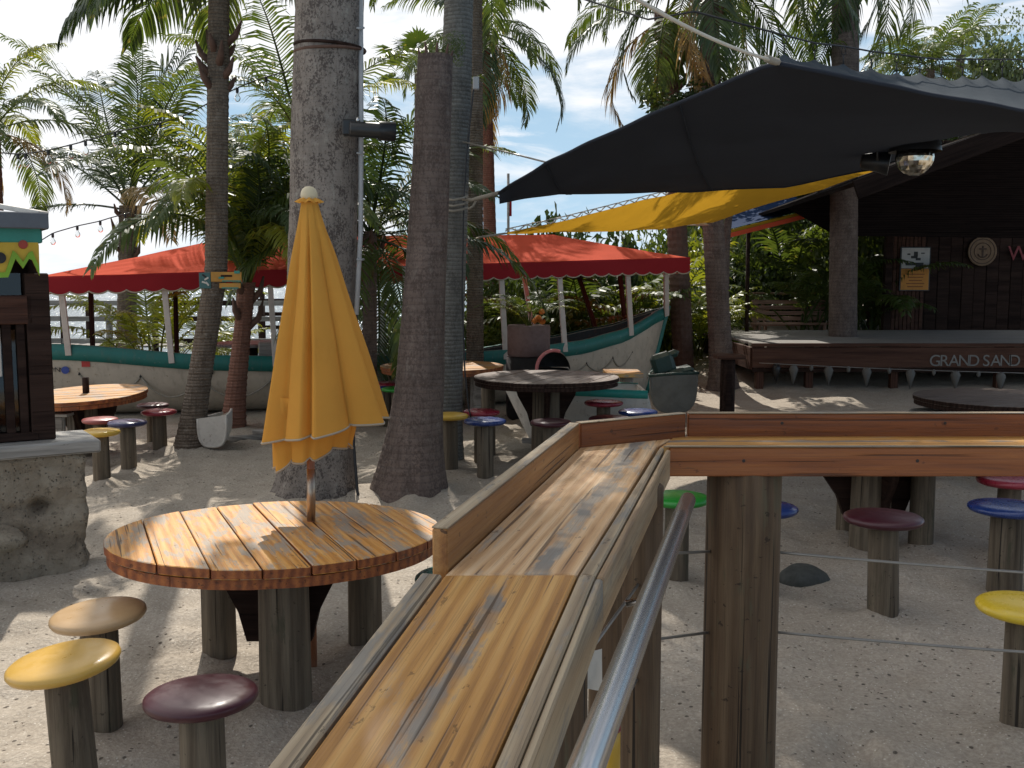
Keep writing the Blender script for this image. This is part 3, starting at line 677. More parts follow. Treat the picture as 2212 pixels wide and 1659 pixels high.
    for k, (u, y, h, m) in enumerate([(1150, 18.6, 2.4, LEAFM), (1230, 19.4, 2.9, LEAFM), (1330, 19.0, 2.6, LEAFM), (1420, 20.2, 2.5, LEAFY), (1490, 20.0, 1.7, LEAFY), (1700, 24.8, 3.6, LEAFM), (1740, 22.2, 2.6, LEAFM), (1880, 21.3, 2.4, LEAFM), (1100, 21, 3.0, LEAFM), (1370, 23.0, 3.2, LEAFM)]):
        p = at(u, 700, y)
        areca('%s arching palm clump, %s, %s' % ('yellow green' if m is LEAFY else 'green', ['left of the awning posts', 'behind the planter', 'between the awning posts', 'sunlit at the bow', 'low beside the path', 'tall behind the bench', 'right of the bench', 'behind the royal palm', 'furthest left', 'rising over the awning'][k], 'behind the bow of the boat' if u < 1480 else 'near the stage'), p.x, y, h, 13, 20 + k, m)
    for k, (u, y, v_) in enumerate([(2010, 30, 150), (2075, 32, 120), (1960, 31, 165)]):
        tp = at(u, v_, y); b = V((tp.x, tp.y, 1.2))
        palm(['distant palm crown above the sail edge, lowest of three', 'distant palm crown above the sail edge, highest of three and nearest the leafy tree', 'distant palm crown above the sail edge nearest the royal palm'][k], b, tp, .15, .12, 14, BARK2, ringh=.3, L=2.0, ll=.6, seed=130 + k, up=(R(80), R(0)), mats=(LEAFM,), group='palms beyond the stage', nl=30, name='palm_tree', wid=.05)
    # trees added to shade the stage sand, crowns mostly hidden by the sails
    for k, (u, y, zc_, sx, sz, ub, lb) in enumerate([(1600, 17.4, 4.5, 1.4, .9, 1566, 'small added shade tree behind the brown palm trunk, crown above the yellow sail'), (1700, 18.2, 4.6, 1.5, .95, 1818, 'added shade tree behind the royal palm trunk, crown above the yellow sail tip'), (1800, 17.6, 4.55, 1.4, .9, 1835, 'leaning added shade tree under the black sail beside the royal palm trunk'), (1945, 23.5, 4.6, 2.0, 1.6, 1950, 'added tree overhanging the roof of the dark building'), (1700, 22.5, 4.4, 2.0, 1.6, 1805, 'dark added spreading tree behind the picnic bench')]):
        q = at(u, 500, y); b = V((at(ub, 600, y + 1.1).x, y + 1.1, gz(q.x, y))); t = thing('added_shade_tree', lb, 'tree', b, 'trees added for shade behind the stage')
        for j in range(3): put('crown', clump_mesh('broad', (k + j) % 4, LEAFD), None, t, M.Translation((q.x + .35 * (j - 1), y + .25 * (j - 1), zc_ - sz * .5 + .06 * j)) @ M.Rotation(k * 1.7 + j, 4, 'Z') @ M.Diagonal((sx, sx * .9, sz, 1)))
        put('trunk', trunk_bm([V((0, 0, 0)), V((0, 0, 2.4)), V((q.x - b.x, -.9, zc_ - b.z))], .10, .05, 10, .3, .01), BARK2, t, WM[t.name], True)
    p = at(2185, 110, 27); t = thing('leafy_tree', 'rounded small leaved tree at the top right beyond the sail', 'tree', (p.x, p.y, gz(p.x, p.y)))
    put('crown', clump_mesh('fine', 3, LEAFGRY), None, t, M.Translation((p.x + .3, p.y, p.z - 1.7)) @ M.Diagonal((1.7, 1.5, 2.4, 1)))
    put('crown', clump_mesh('broad', 1, LEAFGRY), None, t, M.Translation((p.x + .5, p.y + .2, p.z - 1.9)) @ M.Diagonal((1.5, 1.4, 2.1, 1)))
    put('trunk', trunk_bm([V((0, 0, 0)), V((.1, 0, p.z * .4)), V((.2, 0, p.z - 1.5))], .2, .1, 10, .3, .02), BARK2, t, WM[t.name])
build_trees()

# ------------------------------------------------------------------ the boat bar with its red awning
def build_boat():
    S, B = V((-8.4, 14.25, 0)), V((2.50, 16.65, 0)); ax = (B - S); Lb = ax.length; ax.normalize(); nr = V((ax.y, -ax.x, 0))   # nr points to the camera
    def li(tab, t):
        for (a, x), (b, y) in zip(tab, tab[1:]):
            if t <= b: k = (t - a) / (b - a); k = k * k * (3 - 2 * k) * .4 + k * .6; return x + (y - x) * k
        return tab[-1][1]
    HB = [(0, .95), (.15, 1.2), (.4, 1.32), (.65, 1.25), (.8, 1.0), (.9, .64), (.96, .32), (1, .02)]
    SH = [(0, 1.12), (.2, 1.0), (.37, .83), (.5, .78), (.62, .78), (.75, .83), (.85, .93), (.92, 1.08), (1, 1.41)]
    hb = lambda t: li(HB, t); sh = lambda t: li(SH, t)
    sec = [(1, 1), (.985, .78), (.95, .55), (.86, .30), (.68, .10), (.3, -.02)]
    boat = thing('boat_bar', 'long cream boat with teal gunwale and red scalloped awning, beached behind the tables', 'boat', S + ax * Lb * .5)
    ts = [i / 60 for i in range(61)]
    def pt(t, side, lat, hf, outw=0.0):
        low = 1 - (0 if side > 0 else .34 * (1 - smooth(.55, .9, t)))
        stem = .35 * (1 - hf) * smooth(.86, 1, t)                 # raked stem at the bow
        return S + ax * (t * Lb - stem) + nr * side * (hb(t) * lat + outw) + V((0, 0, sh(t) * hf * low))
    rows = []
    for t in ts:
        rows.append([pt(t, 1, a, b) for a, b in sec] + [pt(t, -1, a, b) for a, b in sec[::-1]])
    sheet('hull', rows, HULL, boat, th=-.03)
    sheet('lining', [[pt(t, 1, .94, .985), pt(t, 1, .90, .5), pt(t, 1, .5, .15), pt(t, -1, .5, .15), pt(t, -1, .90, .5), pt(t, -1, .94, .985)] for t in ts[1:-1]], LINING, boat)
    bm_end = [pt(0, 1, a, b) for a, b in sec] + [pt(0, -1, a, b) for a, b in sec[::-1]]
    prism('transom', bm_end, .04, (0, 0, 1), HULL, boat, 0, up=-ax)
    for side in (1, -1):
        rows = []
        for t in ts:
            g = .19 / sh(t)
            rows.append([pt(t, side, 1, 1.0, -.05) + V((0, 0, .02)), pt(t, side, 1, 1.0, .05) + V((0, 0, .02)), pt(t, side, 1, 1 - g * .5, .048), pt(t, side, .995, 1 - g, .046), pt(t, side, .99, 1 - g, -.004)])
        sheet('gunwale', rows, TEAL, boat)
    stem = [pt(1, 1, 1, k / 8 * 1.03) + ax * .03 for k in range(9)]
    tube('stem_post', stem, .045, TEAL, boat, 8)
    dk = [[S + ax * (t * Lb) + nr * k * hb(t) * .9 + V((0, 0, .42)) for k in (-1, 0, 1)] for t in ts[2:54]]
    sheet('deck', dk, DARKWOOD, boat)
    for t in (.30, .46, .64, .80):
        c = S + ax * t * Lb; board('thwart', c - nr * hb(t) * .95 + V((0, 0, .66)), c + nr * hb(t) * .95 + V((0, 0, .66)), .26, .04, GREYWOOD if t < .5 else DARKWOOD, boat)
    c = S + ax * .415 * Lb + V((0, 0, .92)); 
    put('serving_top', lathe_bm([(.55, -.03), (.56, 0), (.55, .02)], 24), GREYWOOD, boat, M.Translation(c)); put('serving_leg', post_bm(.07, .5, 10), DARKWOOD, boat, M.Translation(c - V((0, 0, .5))))
    c = S + ax * .44 * Lb + nr * .9; put('cool_box', box_bm(.36, .34, .22, .02), GREYWOOD, boat, frame(c + V((0, 0, .9)), ax))
    # awning: eaves, ridge, hips
    def spt(u, v, y): return at(u, v, y)
    E0, E1 = at(66, 600, 13.15), at(1490, 557, 16.05)
    dE = (E1 - E0); W = 2.75; back = V((-dE.y, dE.x, 0)).normalized()
    R0, R1 = at(500, 511, 15.25), at(1195, 507, 16.7)
    F0, F1 = E0 + back * W, E1 + back * W
    abm = bmesh.new()
    def roofpanel(quad, n, m_):
        a, b, c, d = quad; g = []
        for j in range(m_ + 1):
            s = j / m_; l, r = a.lerp(d, s), b.lerp(c, s); rr = []
            for i in range(n + 1):
                t = i / n; p = l.lerp(r, t); p = p - V((0, 0, .018 * math.sin(math.pi * s) * (.55 + .45 * abs(math.sin(math.pi * t * 5))))) + V((0, 0, .010 * NZ.noise(p * 2.5)))
                rr.append(abm.verts.new(p - E0))
            g.append(rr)
        for A_, B_ in zip(g, g[1:]):
            for i in range(n): abm.faces.new((A_[i], A_[i + 1], B_[i + 1], B_[i]))
    roofpanel((E0, E1, R1, R0), 40, 8); roofpanel((F1, F0, R0, R1), 40, 8)
    roofpanel((F0, E0, R0, R0 + V((.001, 0, 0))), 12, 8); roofpanel((E1, F1, R1, R1 + V((.001, 0, 0))), 12, 8)
    bmesh.ops.remove_doubles(abm, verts=abm.verts, dist=.0005)
    aw = put('awning', abm, AWNRED, boat, M.Translation(E0))
    def valance(a, b, h0, h1, out, n):
        k = 8; top, low, pip = [], [], []; L = n * k
        rows = [[], [], [], []]
        for i in range(L + 1):
            s = i / L; h = h0 + (h1 - h0) * s; sc = abs(math.sin(math.pi * s * n)) ** .8; q = a.lerp(b, s) + out * .012 * math.sin(s * 40)
            z = h * (1 - .16) + .16 * h * sc
            rows[0].append(q + V((0, 0, .01))); rows[1].append(q - V((0, 0, z * .5)) + out * .006); rows[2].append(q - V((0, 0, z)) + out * .01)
            rows[3].append(q - V((0, 0, z)) + out * .014)
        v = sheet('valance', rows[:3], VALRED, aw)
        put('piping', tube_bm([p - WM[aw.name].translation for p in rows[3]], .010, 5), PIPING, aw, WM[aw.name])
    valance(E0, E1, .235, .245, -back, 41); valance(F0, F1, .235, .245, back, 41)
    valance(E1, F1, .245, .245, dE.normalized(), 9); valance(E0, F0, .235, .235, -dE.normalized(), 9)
    tube('eave_pipe', [E0 + back * .04 - V((0, 0, .03)), E1 + back * .04 - V((0, 0, .03))], .016, PINKWHITE, boat, 8); tube('eave_pipe', [F0, F1], .02, PINKWHITE, boat, 8)
    # awning posts
    def eave(u, a=E0, b=E1):
        lo, hi = 0, 1
        for _ in range(30):
            m_ = (lo + hi) / 2; p = a.lerp(b, m_); uu = CX + F * p.x / (p.y * _c)
            if uu < u: lo = m_
            else: hi = m_
        return a.lerp(b, lo)
    def gun(u, v):
        best = min((abs((pt(i / 400, 1, 1, 1).x / (pt(i / 400, 1, 1, 1).y * _c)) * F + CX - u), i) for i in range(401))[1]; return pt(best / 400, 1, 1, 1, .04)
    for u0, u1 in ((129, 141), (353, 364), (583, 592), (1084, 1090), (1209, 1219), (1357, 1362), (1441, 1444)):
        a, b = eave(u0), gun(u1, 0)
        board('awning_post', b - V((0, 0, .12)), a + back * .05 - V((0, 0, .05)), .075, .055, PINKWHITE, boat, up=nr)
    for u0 in (195, 378, 700, 1127, 1240, 1400):
        a = eave(u0, F0, F1); t = (a - S).dot(ax) / Lb; b = pt(min(.95, t), -1, .97, 1); board('awning_post', b - V((0, 0, .1)), a, .07, .06, DARKWOOD if u0 != 1127 else PINKWHITE, boat, up=nr)
    a, b = eave(818), eave(872); lo = .80
    sheet('clear_curtain', [[a - V((0, 0, .2)), a.lerp(b, .5) - V((0, 0, .2)) - nr * .01, b - V((0, 0, .2))], [V((a.x, a.y, lo)), V((a.lerp(b, .5).x, a.lerp(b, .5).y, lo)) - nr * .03, V((b.x, b.y, lo))]], VINYL, boat)
    tube('curtain_pole', [a, V((a.x, a.y, .75))], .018, PINKWHITE, boat, 6); tube('curtain_pole', [b, V((b.x, b.y, .75))], .03, PINKWHITE, boat, 6)
    # rope swags with pegs on the hull side
    tts = [.215, .285, .355, .44, .52, .60, .80, .86, .905, .945]
    for i, t in enumerate(tts):
        p = pt(t, 1, .975, .62, .03); tube('rope_peg', [pt(t, 1, .97, .62, -.03), p, p + V((0, 0, .04))], .014, CABLE, boat, 6)
        if i + 1 < len(tts) and tts[i + 1] - t < .1:
            k = 10; pts = []
            for j in range(k + 1):
                tt = t + (tts[i + 1] - t) * j / k; hf = .62 - (.30 * 4 * (j / k) * (1 - j / k)) * (1 if t < .7 else .5); pts.append(pt(tt, 1, .975 - .05 * (.62 - hf), hf, .022))
            tube('rope_swag', pts, .013, ROPE, boat, 6)
    # little marks on the hull: lettering, round blue badge, red plate
    def onhull(u, v): 
        best = None
        for i in range(300):
            t = .1 + .5 * i / 300; p = pt(t, 1, .97, .7); uu = CX + F * p.x / (p.y * _c)
            if best is None or abs(uu - u) < best[0]: best = (abs(uu - u), t)
        t = best[1]; p = pt(t, 1, .975, .70, .006); q = at(u, v, p.y); return V((p.x, p.y, q.z)) + nr * .045
    for i_, ch in enumerate('LYNNES'): put('hull_letter', text_mesh(ch, .085, .002), BLACK, boat, frame(onhull(95 + i_ * 8.5, 802 + i_ * .4), ax, nr))
    put('round_badge', lathe_bm([(.05, 0), (.05, .006)], 20), paint('blue badge paint', (.03, .06, .28), .4), boat, frame(onhull(134, 799), ax, nr))
    put('red_plate', box_bm(.105, .085, .008, .001), paint('red plate paint', (.45, .03, .025), .4), boat, frame(onhull(178, 785), ax, nr))
    put('vent_plate', box_bm(.08, .05, .03, .004), CABLE, boat, frame(onhull(448, 804) , ax, nr))
build_boat()

# ------------------------------------------------------------------ pier, stage, building, bench
def build_back():
    t = thing('pier', 'grey timber pier with rails over the bright water behind the boat', 'pier', (-8, 25, -.42))
    for k in range(13):
        x = -15.5 + k * 1.12; 
        for dy in (0, 1.5): tube('pile', [(x, 25 + dy, -1.2), (x + .03, 25 + dy, 1.32 if dy == 0 else 1.25)], .085, GREYWOOD if k % 2 else DARKWOOD, t, 8)
    for z in (1.28, .90, .36):
        for k in range(6): board('rail', (-15.6 + k * 2.3, 24.9, z), (-13.32 + k * 2.3, 24.9, z + .01), .05, .12, GREYWOOD if (k + int(z * 10)) % 3 else DARKWOOD, t)
    for k in range(60): board('deck_board', (-15.5 + k * .23, 24.95, .22), (-15.5 + k * .23, 26.6, .22), .2, .05, GREYWOOD, t)
    t = thing('boathouse', 'far corrugated roof and framing of the pier shelter behind the short palm', 'shelter', (-5.2, 27, 0))
    for x in (-6.6, -5.6, -4.6): tube('pile', [(x, 27, -1), (x, 27, 1.5)], .07, DARKWOOD, t, 8)
    for z in (1.3, .95, .6): board('rail', (-6.7, 26.9, z), (-4.2, 26.9, z), .05, .1, DARKWOOD, t)
    # stage
    y0 = 16.4; A = at(1627, 741, y0); zt = A.z; x0 = A.x; x1 = 16.0; y1 = 20.5
    st = thing('stage', 'low wooden stage with GRAND SAND lettering along its dark front board', 'stage', (x0, y0, gz(x0, y0)))
    n = 22
    for k in range(n):
        a = y0 + (y1 - y0) * k / n; board('deck_board', (x0, a + .09, zt - .02), (x1, a + .09, zt - .02), .175, .04, GREYWOOD, st)
    board('front_board', (x0 - .02, y0 - .03, zt - .23), (x1, y0 - .03, zt - .23), .05, .33, STAGEWOOD, st); board('trim_board', (x0 - .02, y0 - .03, zt - .435), (x1, y0 - .03, zt - .435), .045, .06, DARKWOOD, st)
    board('cap_board', (x0 - .03, y0 - .035, zt - .03), (x1, y0 - .035, zt - .03), .08, .055, STAGEWOOD, st)
    board('side_board', (x0 - .02, y0, zt - .25), (x0 - .02, y1, zt - .25), .05, .36, STAGEWOOD, st)
    for x in (x0 + .12, x0 + .92, x0 + 2.3, x0 + 4.0, x0 + 6): 
        for y in (y0 + .05, y1 - .3): board('leg', (x, y, -.3), (x, y, zt - .06), .12, .12, STAGEWOOD, st, up=(0, 1, 0))
    lp = plain('dull grey lettering paint', (.21, .20, .185), .8); tw = bpy.data.curves
    xs_ = [2003, 2025, 2045, 2065, 2086, None, 2118, 2135, 2154, 2174]
    for ch, u in zip('GRAND SAND', xs_):
        if u: put('letter', text_mesh(ch, .262, .004), lp, st, frame(at(u, 790, y0) + V((0, -.063, 0)), (1, 0, 0), (0, -1, 0)))
    # bunting under the stage edge
    bt = thing('bunting', 'string of pale cones and small bulbs hung under the stage front', 'bunting', (x0, y0 - .1, zt - .45))
    p0, p1 = at(1640, 784, y0 - .12), at(2300, 808, y0 - .5)
    tube('cord', sag(p0, p1, .02), .006, WIRE, bt, 5)
    for k, (u, big) in enumerate([(1678, 1), (1716, 1), (1755, 0), (1793, 1), (1836, 0), (1876, 1), (1925, 0), (1971, 1), (2021, 0), (2068, 1), (2117, 0), (2165, 1)]):
        s = (u - 1640) / 660; q = p0.lerp(p1, s)
        if big:
            put('cone', lathe_bm([(.004, -.30), (.05, -.14), (.075, -.05), (.055, .0), (.02, .02)], 12), BLACK if k == 0 else paint('pale cone paint', (.13, .125, .115), .7) if k == 1 else bpy.data.materials['pale cone paint'], bt, M.Translation(q - V((0, 0, .03))), True)
        else: put('bulb', lathe_bm([(.01, -.10), (.03, -.07), (.03, -.03), (.012, 0)], 10), bpy.data.materials['pale cone paint'], bt, M.Translation(q), True)
    # dark building behind the stage
    yb = 20.6; L0 = at(1915, 700, yb); gl = gz(L0.x, yb)
    bd = thing('dark_building', 'dark timber building with overhanging roof behind the stage', 'building', (L0.x, yb, gl))
    W1 = at(2000, 500, yb).x; 
    for k in range(9): 
        x = L0.x + (W1 - L0.x) * (k + .5) / 9; put('plank', box_bm((W1 - L0.x) / 9 - .012, .04, 2.9, .004), STAGEWOOD, bd, M.Translation((x, yb + .006 * (k % 2), gl + 1.45)))
    for k in range(26):
        x = W1 + .1 + .25 * k; put('plank', box_bm(.24, .04, 4.2, .004), DARKWOOD, bd, M.Translation((x, yb + .5 + .006 * (k % 2), gl + 2.1)))
    put('corner_post', box_bm(.14, .14, 3.0, .006), DARKWOOD, bd, M.Translation((L0.x - .03, yb - .03, gl + 1.5)))
    # roof with a raking front edge
    a, b = at(1850, 392, 14.2), at(2212, 258, 14.2); d = (b - a); c = a + d * 2.2
    for k in range(24):
        s0, s1 = k / 24, (k + 1) / 24; p, q = a.lerp(c, s0), a.lerp(c, s1)
        prism('roof_board', [p, q, q + V((0, 9.5, -.15)), p + V((0, 9.5, -.15))], .06, (0, 1, 0), ROOFWOOD, bd, 0)
    board('barge_board', a + V((-.02, -.03, -.12)), c + V((0, -.03, -.12)), .05, .26, ROOFWOOD, bd, up=V((0, 0, 1)))
    prism('gable_panel', [a + V((.3, 4.6, -.05)), c + V((0, 4.6, -.15)), V((c.x, a.y + 4.6, a.z - .6)), V((a.x + 1.2, a.y + 4.6, a.z - .55))], .05, (1, 0, 0), ROOFWOOD, bd, 0, up=(0, -1, 0))
    for x in (L0.x + 3.6, L0.x + 6.5): put('beam_post', box_bm(.16, .16, 4.0, .008), DARKWOOD, bd, M.Translation((x, 18.6, gz(x, 18) + 2.0)))
    # framed poster, round emblem, letter on the wall
    ps = thing('framed_poster', 'framed poster, white drawing above an orange panel, on the brown plank wall', 'poster', at(1976, 580, yb - .06))
    c = at(1976, 581, yb - .06); wx = at(2008, 581, yb).x - at(1943, 581, yb).x; hz = at(1976, 533, yb).z - at(1976, 628, yb).z
    put('frame', box_bm(wx, .03, hz, .004), BLACK, ps, M.Translation(c))
    put('print', box_bm(wx - .05, .01, hz * .46, 0), paint('poster white', (.55, .52, .48), .7), ps, M.Translation(c + V((0, -.02, hz * .245))))
    put('print', box_bm(wx - .05, .01, hz * .48, 0), paint('poster orange', (.62, .26, .05), .7), ps, M.Translation(c + V((0, -.02, -hz * .235))))
    ink = plain('poster ink', (.05, .05, .05), .8)
    for dx, dz, w_, h_ in ((0, .30, .08, .10), (-.03, .24, .13, .05), (.05, .20, .10, .05), (-.14, .30, .06, .03), (.14, .32, .07, .02), (-.02, .10, .36, .055), (.1, .06, .2, .03)): put('ink_mark', box_bm(w_, .006, h_, .002), ink, ps, M.Translation(c + V((dx, -.028, dz * hz / .9))))
    for k in range(5): put('ink_mark', box_bm(.36 - .05 * (k % 3), .006, .02, .001), plain('poster brown', (.28, .10, .03), .8) if k == 0 else bpy.data.materials['poster brown'], ps, M.Translation(c + V((.01, -.028, -hz * (.12 + .07 * k)))))
    em = at(2122, 543, yb + .4); t = thing('round_emblem', 'round pale brown emblem with rings and an anchor like figure on the dark wall', 'emblem', em)
    rt = frame(em, (1, 0, 0), (0, -1, 0)); bro = plain('emblem brown', (.20, .125, .07), .8); drk = plain('emblem dark', (.07, .04, .025), .8)
    put('disc', lathe_bm([(.29, -.02), (.30, 0), (.29, .015)], 28), bro, t, rt)
    for r in (.25, .17):
        bm = bmesh.new(); pts = [(math.cos(a_ * .2618) * r, math.sin(a_ * .2618) * r, .016) for a_ in range(25)]; tube_bm(pts, .009, 5, bm); put('ring', bm, drk, t, rt)
    put('anchor', box_bm(.035, .22, .012, .003), drk, t, rt @ M.Translation((0, 0, .02))); put('anchor', box_bm(.15, .03, .012, .003), drk, t, rt @ M.Translation((0, .05, .023)))
    bm = bmesh.new(); tube_bm([(math.cos(R(a_)) * .1, math.sin(R(a_)) * .1 - .02, .02) for a_ in range(200, 341, 14)], .014, 5, bm); put('anchor', bm, drk, t, rt)
    t = thing('wall_letter', 'dull red letter W at the right edge of the dark wall', 'lettering', at(2180, 562, yb + .4)); put('letter', text_mesh('W', .42, .01), plain('dull red paint', (.20, .03, .035), .7), t, frame(at(2176, 562, yb + .42), (1, 0, 0), (0, -1, 0)))
    # garden bench far off
    y = 24.0; c = at(1697, 700, y); z = gz(c.x, y); t = thing('garden_bench', 'brown slatted picnic bench on the sand before the dense planting', 'bench', (c.x, y, z))
    for k in range(4): board('slat', (c.x - .85, y - .28 + k * .17, z + .80), (c.x + .85, y - .28 + k * .17, z + .80), .15, .045, BENCHWOOD, t)
    for dy in (-.75, -.58, .58, .75): board('seat_slat', (c.x - .85, y + dy, z + .47), (c.x + .85, y + dy, z + .47), .15, .045, BENCHWOOD, t)
    for dx in (-.62, .62):
        for s in (-1, 1): board('leg', (c.x + dx, y + s * .62, z - .05), (c.x + dx, y + s * .18, z + .78), .1, .05, BENCHWOOD, t, up=(1, 0, 0))
        board('crossbar', (c.x + dx, y - .8, z + .42), (c.x + dx, y + .8, z + .42), .05, .1, BENCHWOOD, t)
    y = 22.3; t = thing('park_bench', 'weathered slatted bench back in front of the picnic bench', 'bench', (at(1700, 700, y).x, y, gz(5, y))); c = V((at(1700, 700, y).x, y, gz(5.9, y)))
    for k in range(5): board('slat', c + V((-.8, -.02 - k * .012, .28 + .12 * k)), c + V((.8, -.02 - k * .012, .28 + .12 * k)), .03, .085, BENCHWOOD, t)
    for k in range(3): board('seat_slat', c + V((-.8, -.15 - k * .13, .3)), c + V((.8, -.15 - k * .13, .3)), .11, .03, BENCHWOOD, t)
    for dx in (-.7, .7):
        for dy in (-.4, 0): board('leg', c + V((dx, dy, -.1)), c + V((dx, dy, .32 if dy else .82)), .06, .06, BENCHWOOD, t, up=(0, 1, 0))
build_back()

# ------------------------------------------------------------------ kiosk on its stone counter
def build_kiosk():
    # built in a frame turned about the counter's front right corner: x along the front, y into the back
    zs = .86; c0 = on(218, 949, zs); cl = on(0, 966, zs); dx = (c0 - cl).normalized(); bk = V((-dx.y, dx.x, 0))
    RT = M((dx, bk, V((0, 0, 1)))).transposed().to_4x4(); RT.translation = V((c0.x, c0.y, 0)); RI = RT.inverted(); org = V((c0.x, c0.y, 0))
    def at(u, v, ly):
        d = ray(u, v); o = V((0, 0, H)); return RI @ (o + d * ((org + bk * ly - o).dot(bk) / d.dot(bk)))
    put0, put_ = globals()['put'], None
    def put(name, me, mat, parent=None, mw=None, smooth_=False): return put0(name, me, mat, parent, RT @ mw, smooth_)
    def prism(name, pts, th, xd, mat, parent, off=.004, up=None): return globals()['prism'](name, [RT @ V(p) for p in pts], th, RT.to_3x3() @ V(xd), mat, parent, off, up)
    def board(name, a, b, w, th, mat, parent): return globals()['board'](name, RT @ V(a), RT @ V(b), w, th, mat, parent)
    yf, yb, xr, xl = 0.0, .52, 0.0, -2.6
    k = thing('kiosk', 'painted wooden kiosk with lime and yellow letter board on a stone counter, far left', 'kiosk', RT @ V((-.6, .26, 0)))
    prism('counter_slab', [V((xl, yf, zs)), V((xr, yf, zs)), V((xr - .02, yb, zs)), V((xl, yb, zs))], .085, (1, 0, 0), SLABWOOD, k, .012)
    # stone base with carved rough faces
    bx1 = -.10; y0 = yf + .05; bm = bmesh.new(); bmesh.ops.create_cube(bm, size=1)
    for v in bm.verts: v.co = V((xl + (bx1 - xl) * (v.co.x + .5), y0 + (yb - y0 - .02) * (v.co.y + .5), -.2 + (zs - .09 + .2) * (v.co.z + .5)))
    bmesh.ops.subdivide_edges(bm, edges=[e for e in bm.edges if abs(e.verts[0].co.x - e.verts[1].co.x) > .5], cuts=90, use_grid_fill=True)
    bmesh.ops.subdivide_edges(bm, edges=[e for e in bm.edges if abs(e.verts[0].co.x - e.verts[1].co.x) < 1e-4], cuts=26, use_grid_fill=True)
    for v in bm.verts:
        p = v.co.copy(); n = NZ.noise(p * 2.3) * .05 + NZ.noise(p * 7) * .036 + NZ.noise(p * 17) * .022
        seam = .03 * (math.exp(-((p.z - .46 - .05 * NZ.noise(V((p.x * 1.7, 0, 0)))) / .022) ** 2)) + .02 * math.exp(-(((p.x * 1.3) % 1 - .5 + .1 * NZ.noise(V((0, 0, p.z * 3)))) / .03) ** 2)
        hole = .10 * math.exp(-((p.x - (bx1 - .27)) ** 2 + (p.z - .44) ** 2) / .004)
        if p.z < zs - .12: v.co.y += -n + seam + hole if p.y < (y0 + yb) / 2 else n; v.co.x += n * .8 if p.x > bx1 - .05 else 0
    put('stone_base', bm, STONE, k, M.Identity(4), True)
    stone = lathe_bm([(.02, -.08), (.10, -.05), (.13, 0), (.09, .06), (.02, .09)], 12)
    for v in stone.verts: v.co += V((NZ.noise(v.co * 9), NZ.noise(v.co * 9 + V((3, 0, 0))), NZ.noise(v.co * 9 + V((0, 5, 0))))) * .04
    put('loose_stone', stone, STONE, k, M.Translation(at(14, 1165, y0 - .02)), True)
    # cabinet
    yc = yf + .16; X = lambda u: at(u, 700, yc).x; Z = lambda v: at(60, v, yc).z
    put('corner_post', box_bm(.14, .14, Z(590) - zs, .008), DARKWOOD, k, M.Translation((X(84), yc + .07, (zs + Z(590)) / 2)))
    put('corner_post', box_bm(.06, .06, Z(640) - zs, .008), STAGEWOOD, k, M.Translation((X(97), yc + .05, (zs + Z(648)) / 2 - .03)))
    put('back_panel', box_bm(2.4, .05, Z(520) - zs, .004), DARKWOOD, k, M.Translation((X(88) - 1.2, yc + .40, (zs + Z(520)) / 2)))
    put('side_panel', box_bm(.04, .30, Z(520) - zs, .004), DARKWOOD, k, M.Translation((X(88) + .0, yc + .26, (zs + Z(520)) / 2)))
    put('cross_panel', box_bm(1.6, .06, Z(638) - Z(700), .006), STAGEWOOD, k, M.Translation((X(72) - .8, yc + .03, (Z(638) + Z(700)) / 2)))
    put('sill_board', box_bm(1.6, .08, .05, .006), DARKWOOD, k, M.Translation((X(72) - .8, yc + .03, zs + .03)))
    for u in (14, 44): put('window_stile', box_bm(.05, .05, Z(700) - zs, .004), DARKWOOD, k, M.Translation((X(u), yc + .04, (zs + Z(700)) / 2)))
    put('window_pane', box_bm(1.5, .008, Z(705) - zs - .06, 0), PANE, k, M.Translation((X(70) - .8, yc + .06, (zs + Z(700)) / 2)))
    put('upper_pane', box_bm(1.5, .008, Z(590) - Z(640), 0), PANE, k, M.Translation((X(70) - .8, yc + .06, (Z(590) + Z(640)) / 2)))
    put('paper_notice', box_bm(.16, .006, Z(706) - Z(812), 0), WHITEPAINT, k, M.Translation((X(8) - .10, yc + .045, (Z(706) + Z(812)) / 2)))
    put('bottle', lathe_bm([(.03, 0), (.035, .02), (.035, .13), (.014, .18), (.014, .22)], 14), PANE, k, M.Translation((X(20), yc + .2, zs + .06)), True)
    put('bottle', lathe_bm([(.03, 0), (.035, .02), (.035, .10), (.014, .16), (.014, .19)], 14), PINKWHITE, k, M.Translation((X(-6), yc + .22, zs + .06)), True)
    # letter board M with lime lower edge
    yel = paint('kiosk yellow paint', (.62, .40, .03), .5, .3); lime = paint('kiosk lime paint', (.22, .42, .02), .5, .25); teal = paint('kiosk teal paint', (.035, .25, .20), .5, .25)
    q = lambda u, v, dy=0: at(u, v, yc - .05 + dy)
    E = [(86, 596), (70, 562), (63, 559), (50, 580), (33.5, 559), (18, 599), (-40, 602)]
    T = [(-40, 523.6), (82, 523.6), (84, 530)]
    def poly(name, pts, th, mat, dy):
        bm = bmesh.new(); c = q(30, 560, dy); vs = [bm.verts.new(q(u, v, dy) - c) for u, v in pts]; f = bm.faces.new(vs); bm.normal_update()
        if f.normal.y > 0: f.normal_flip()
        r = bmesh.ops.extrude_face_region(bm, geom=[f]); 
        for v in r['geom']:
            if isinstance(v, bmesh.types.BMVert): v.co.y += th
        bmesh.ops.recalc_face_normals(bm, faces=bm.faces); bmesh.ops.triangulate(bm, faces=[f for f in bm.faces if len(f.verts) > 4])
        return put(name, bm, mat, k, M.Translation(c))
    poly('letter_board', T + E, .03, yel, 0)
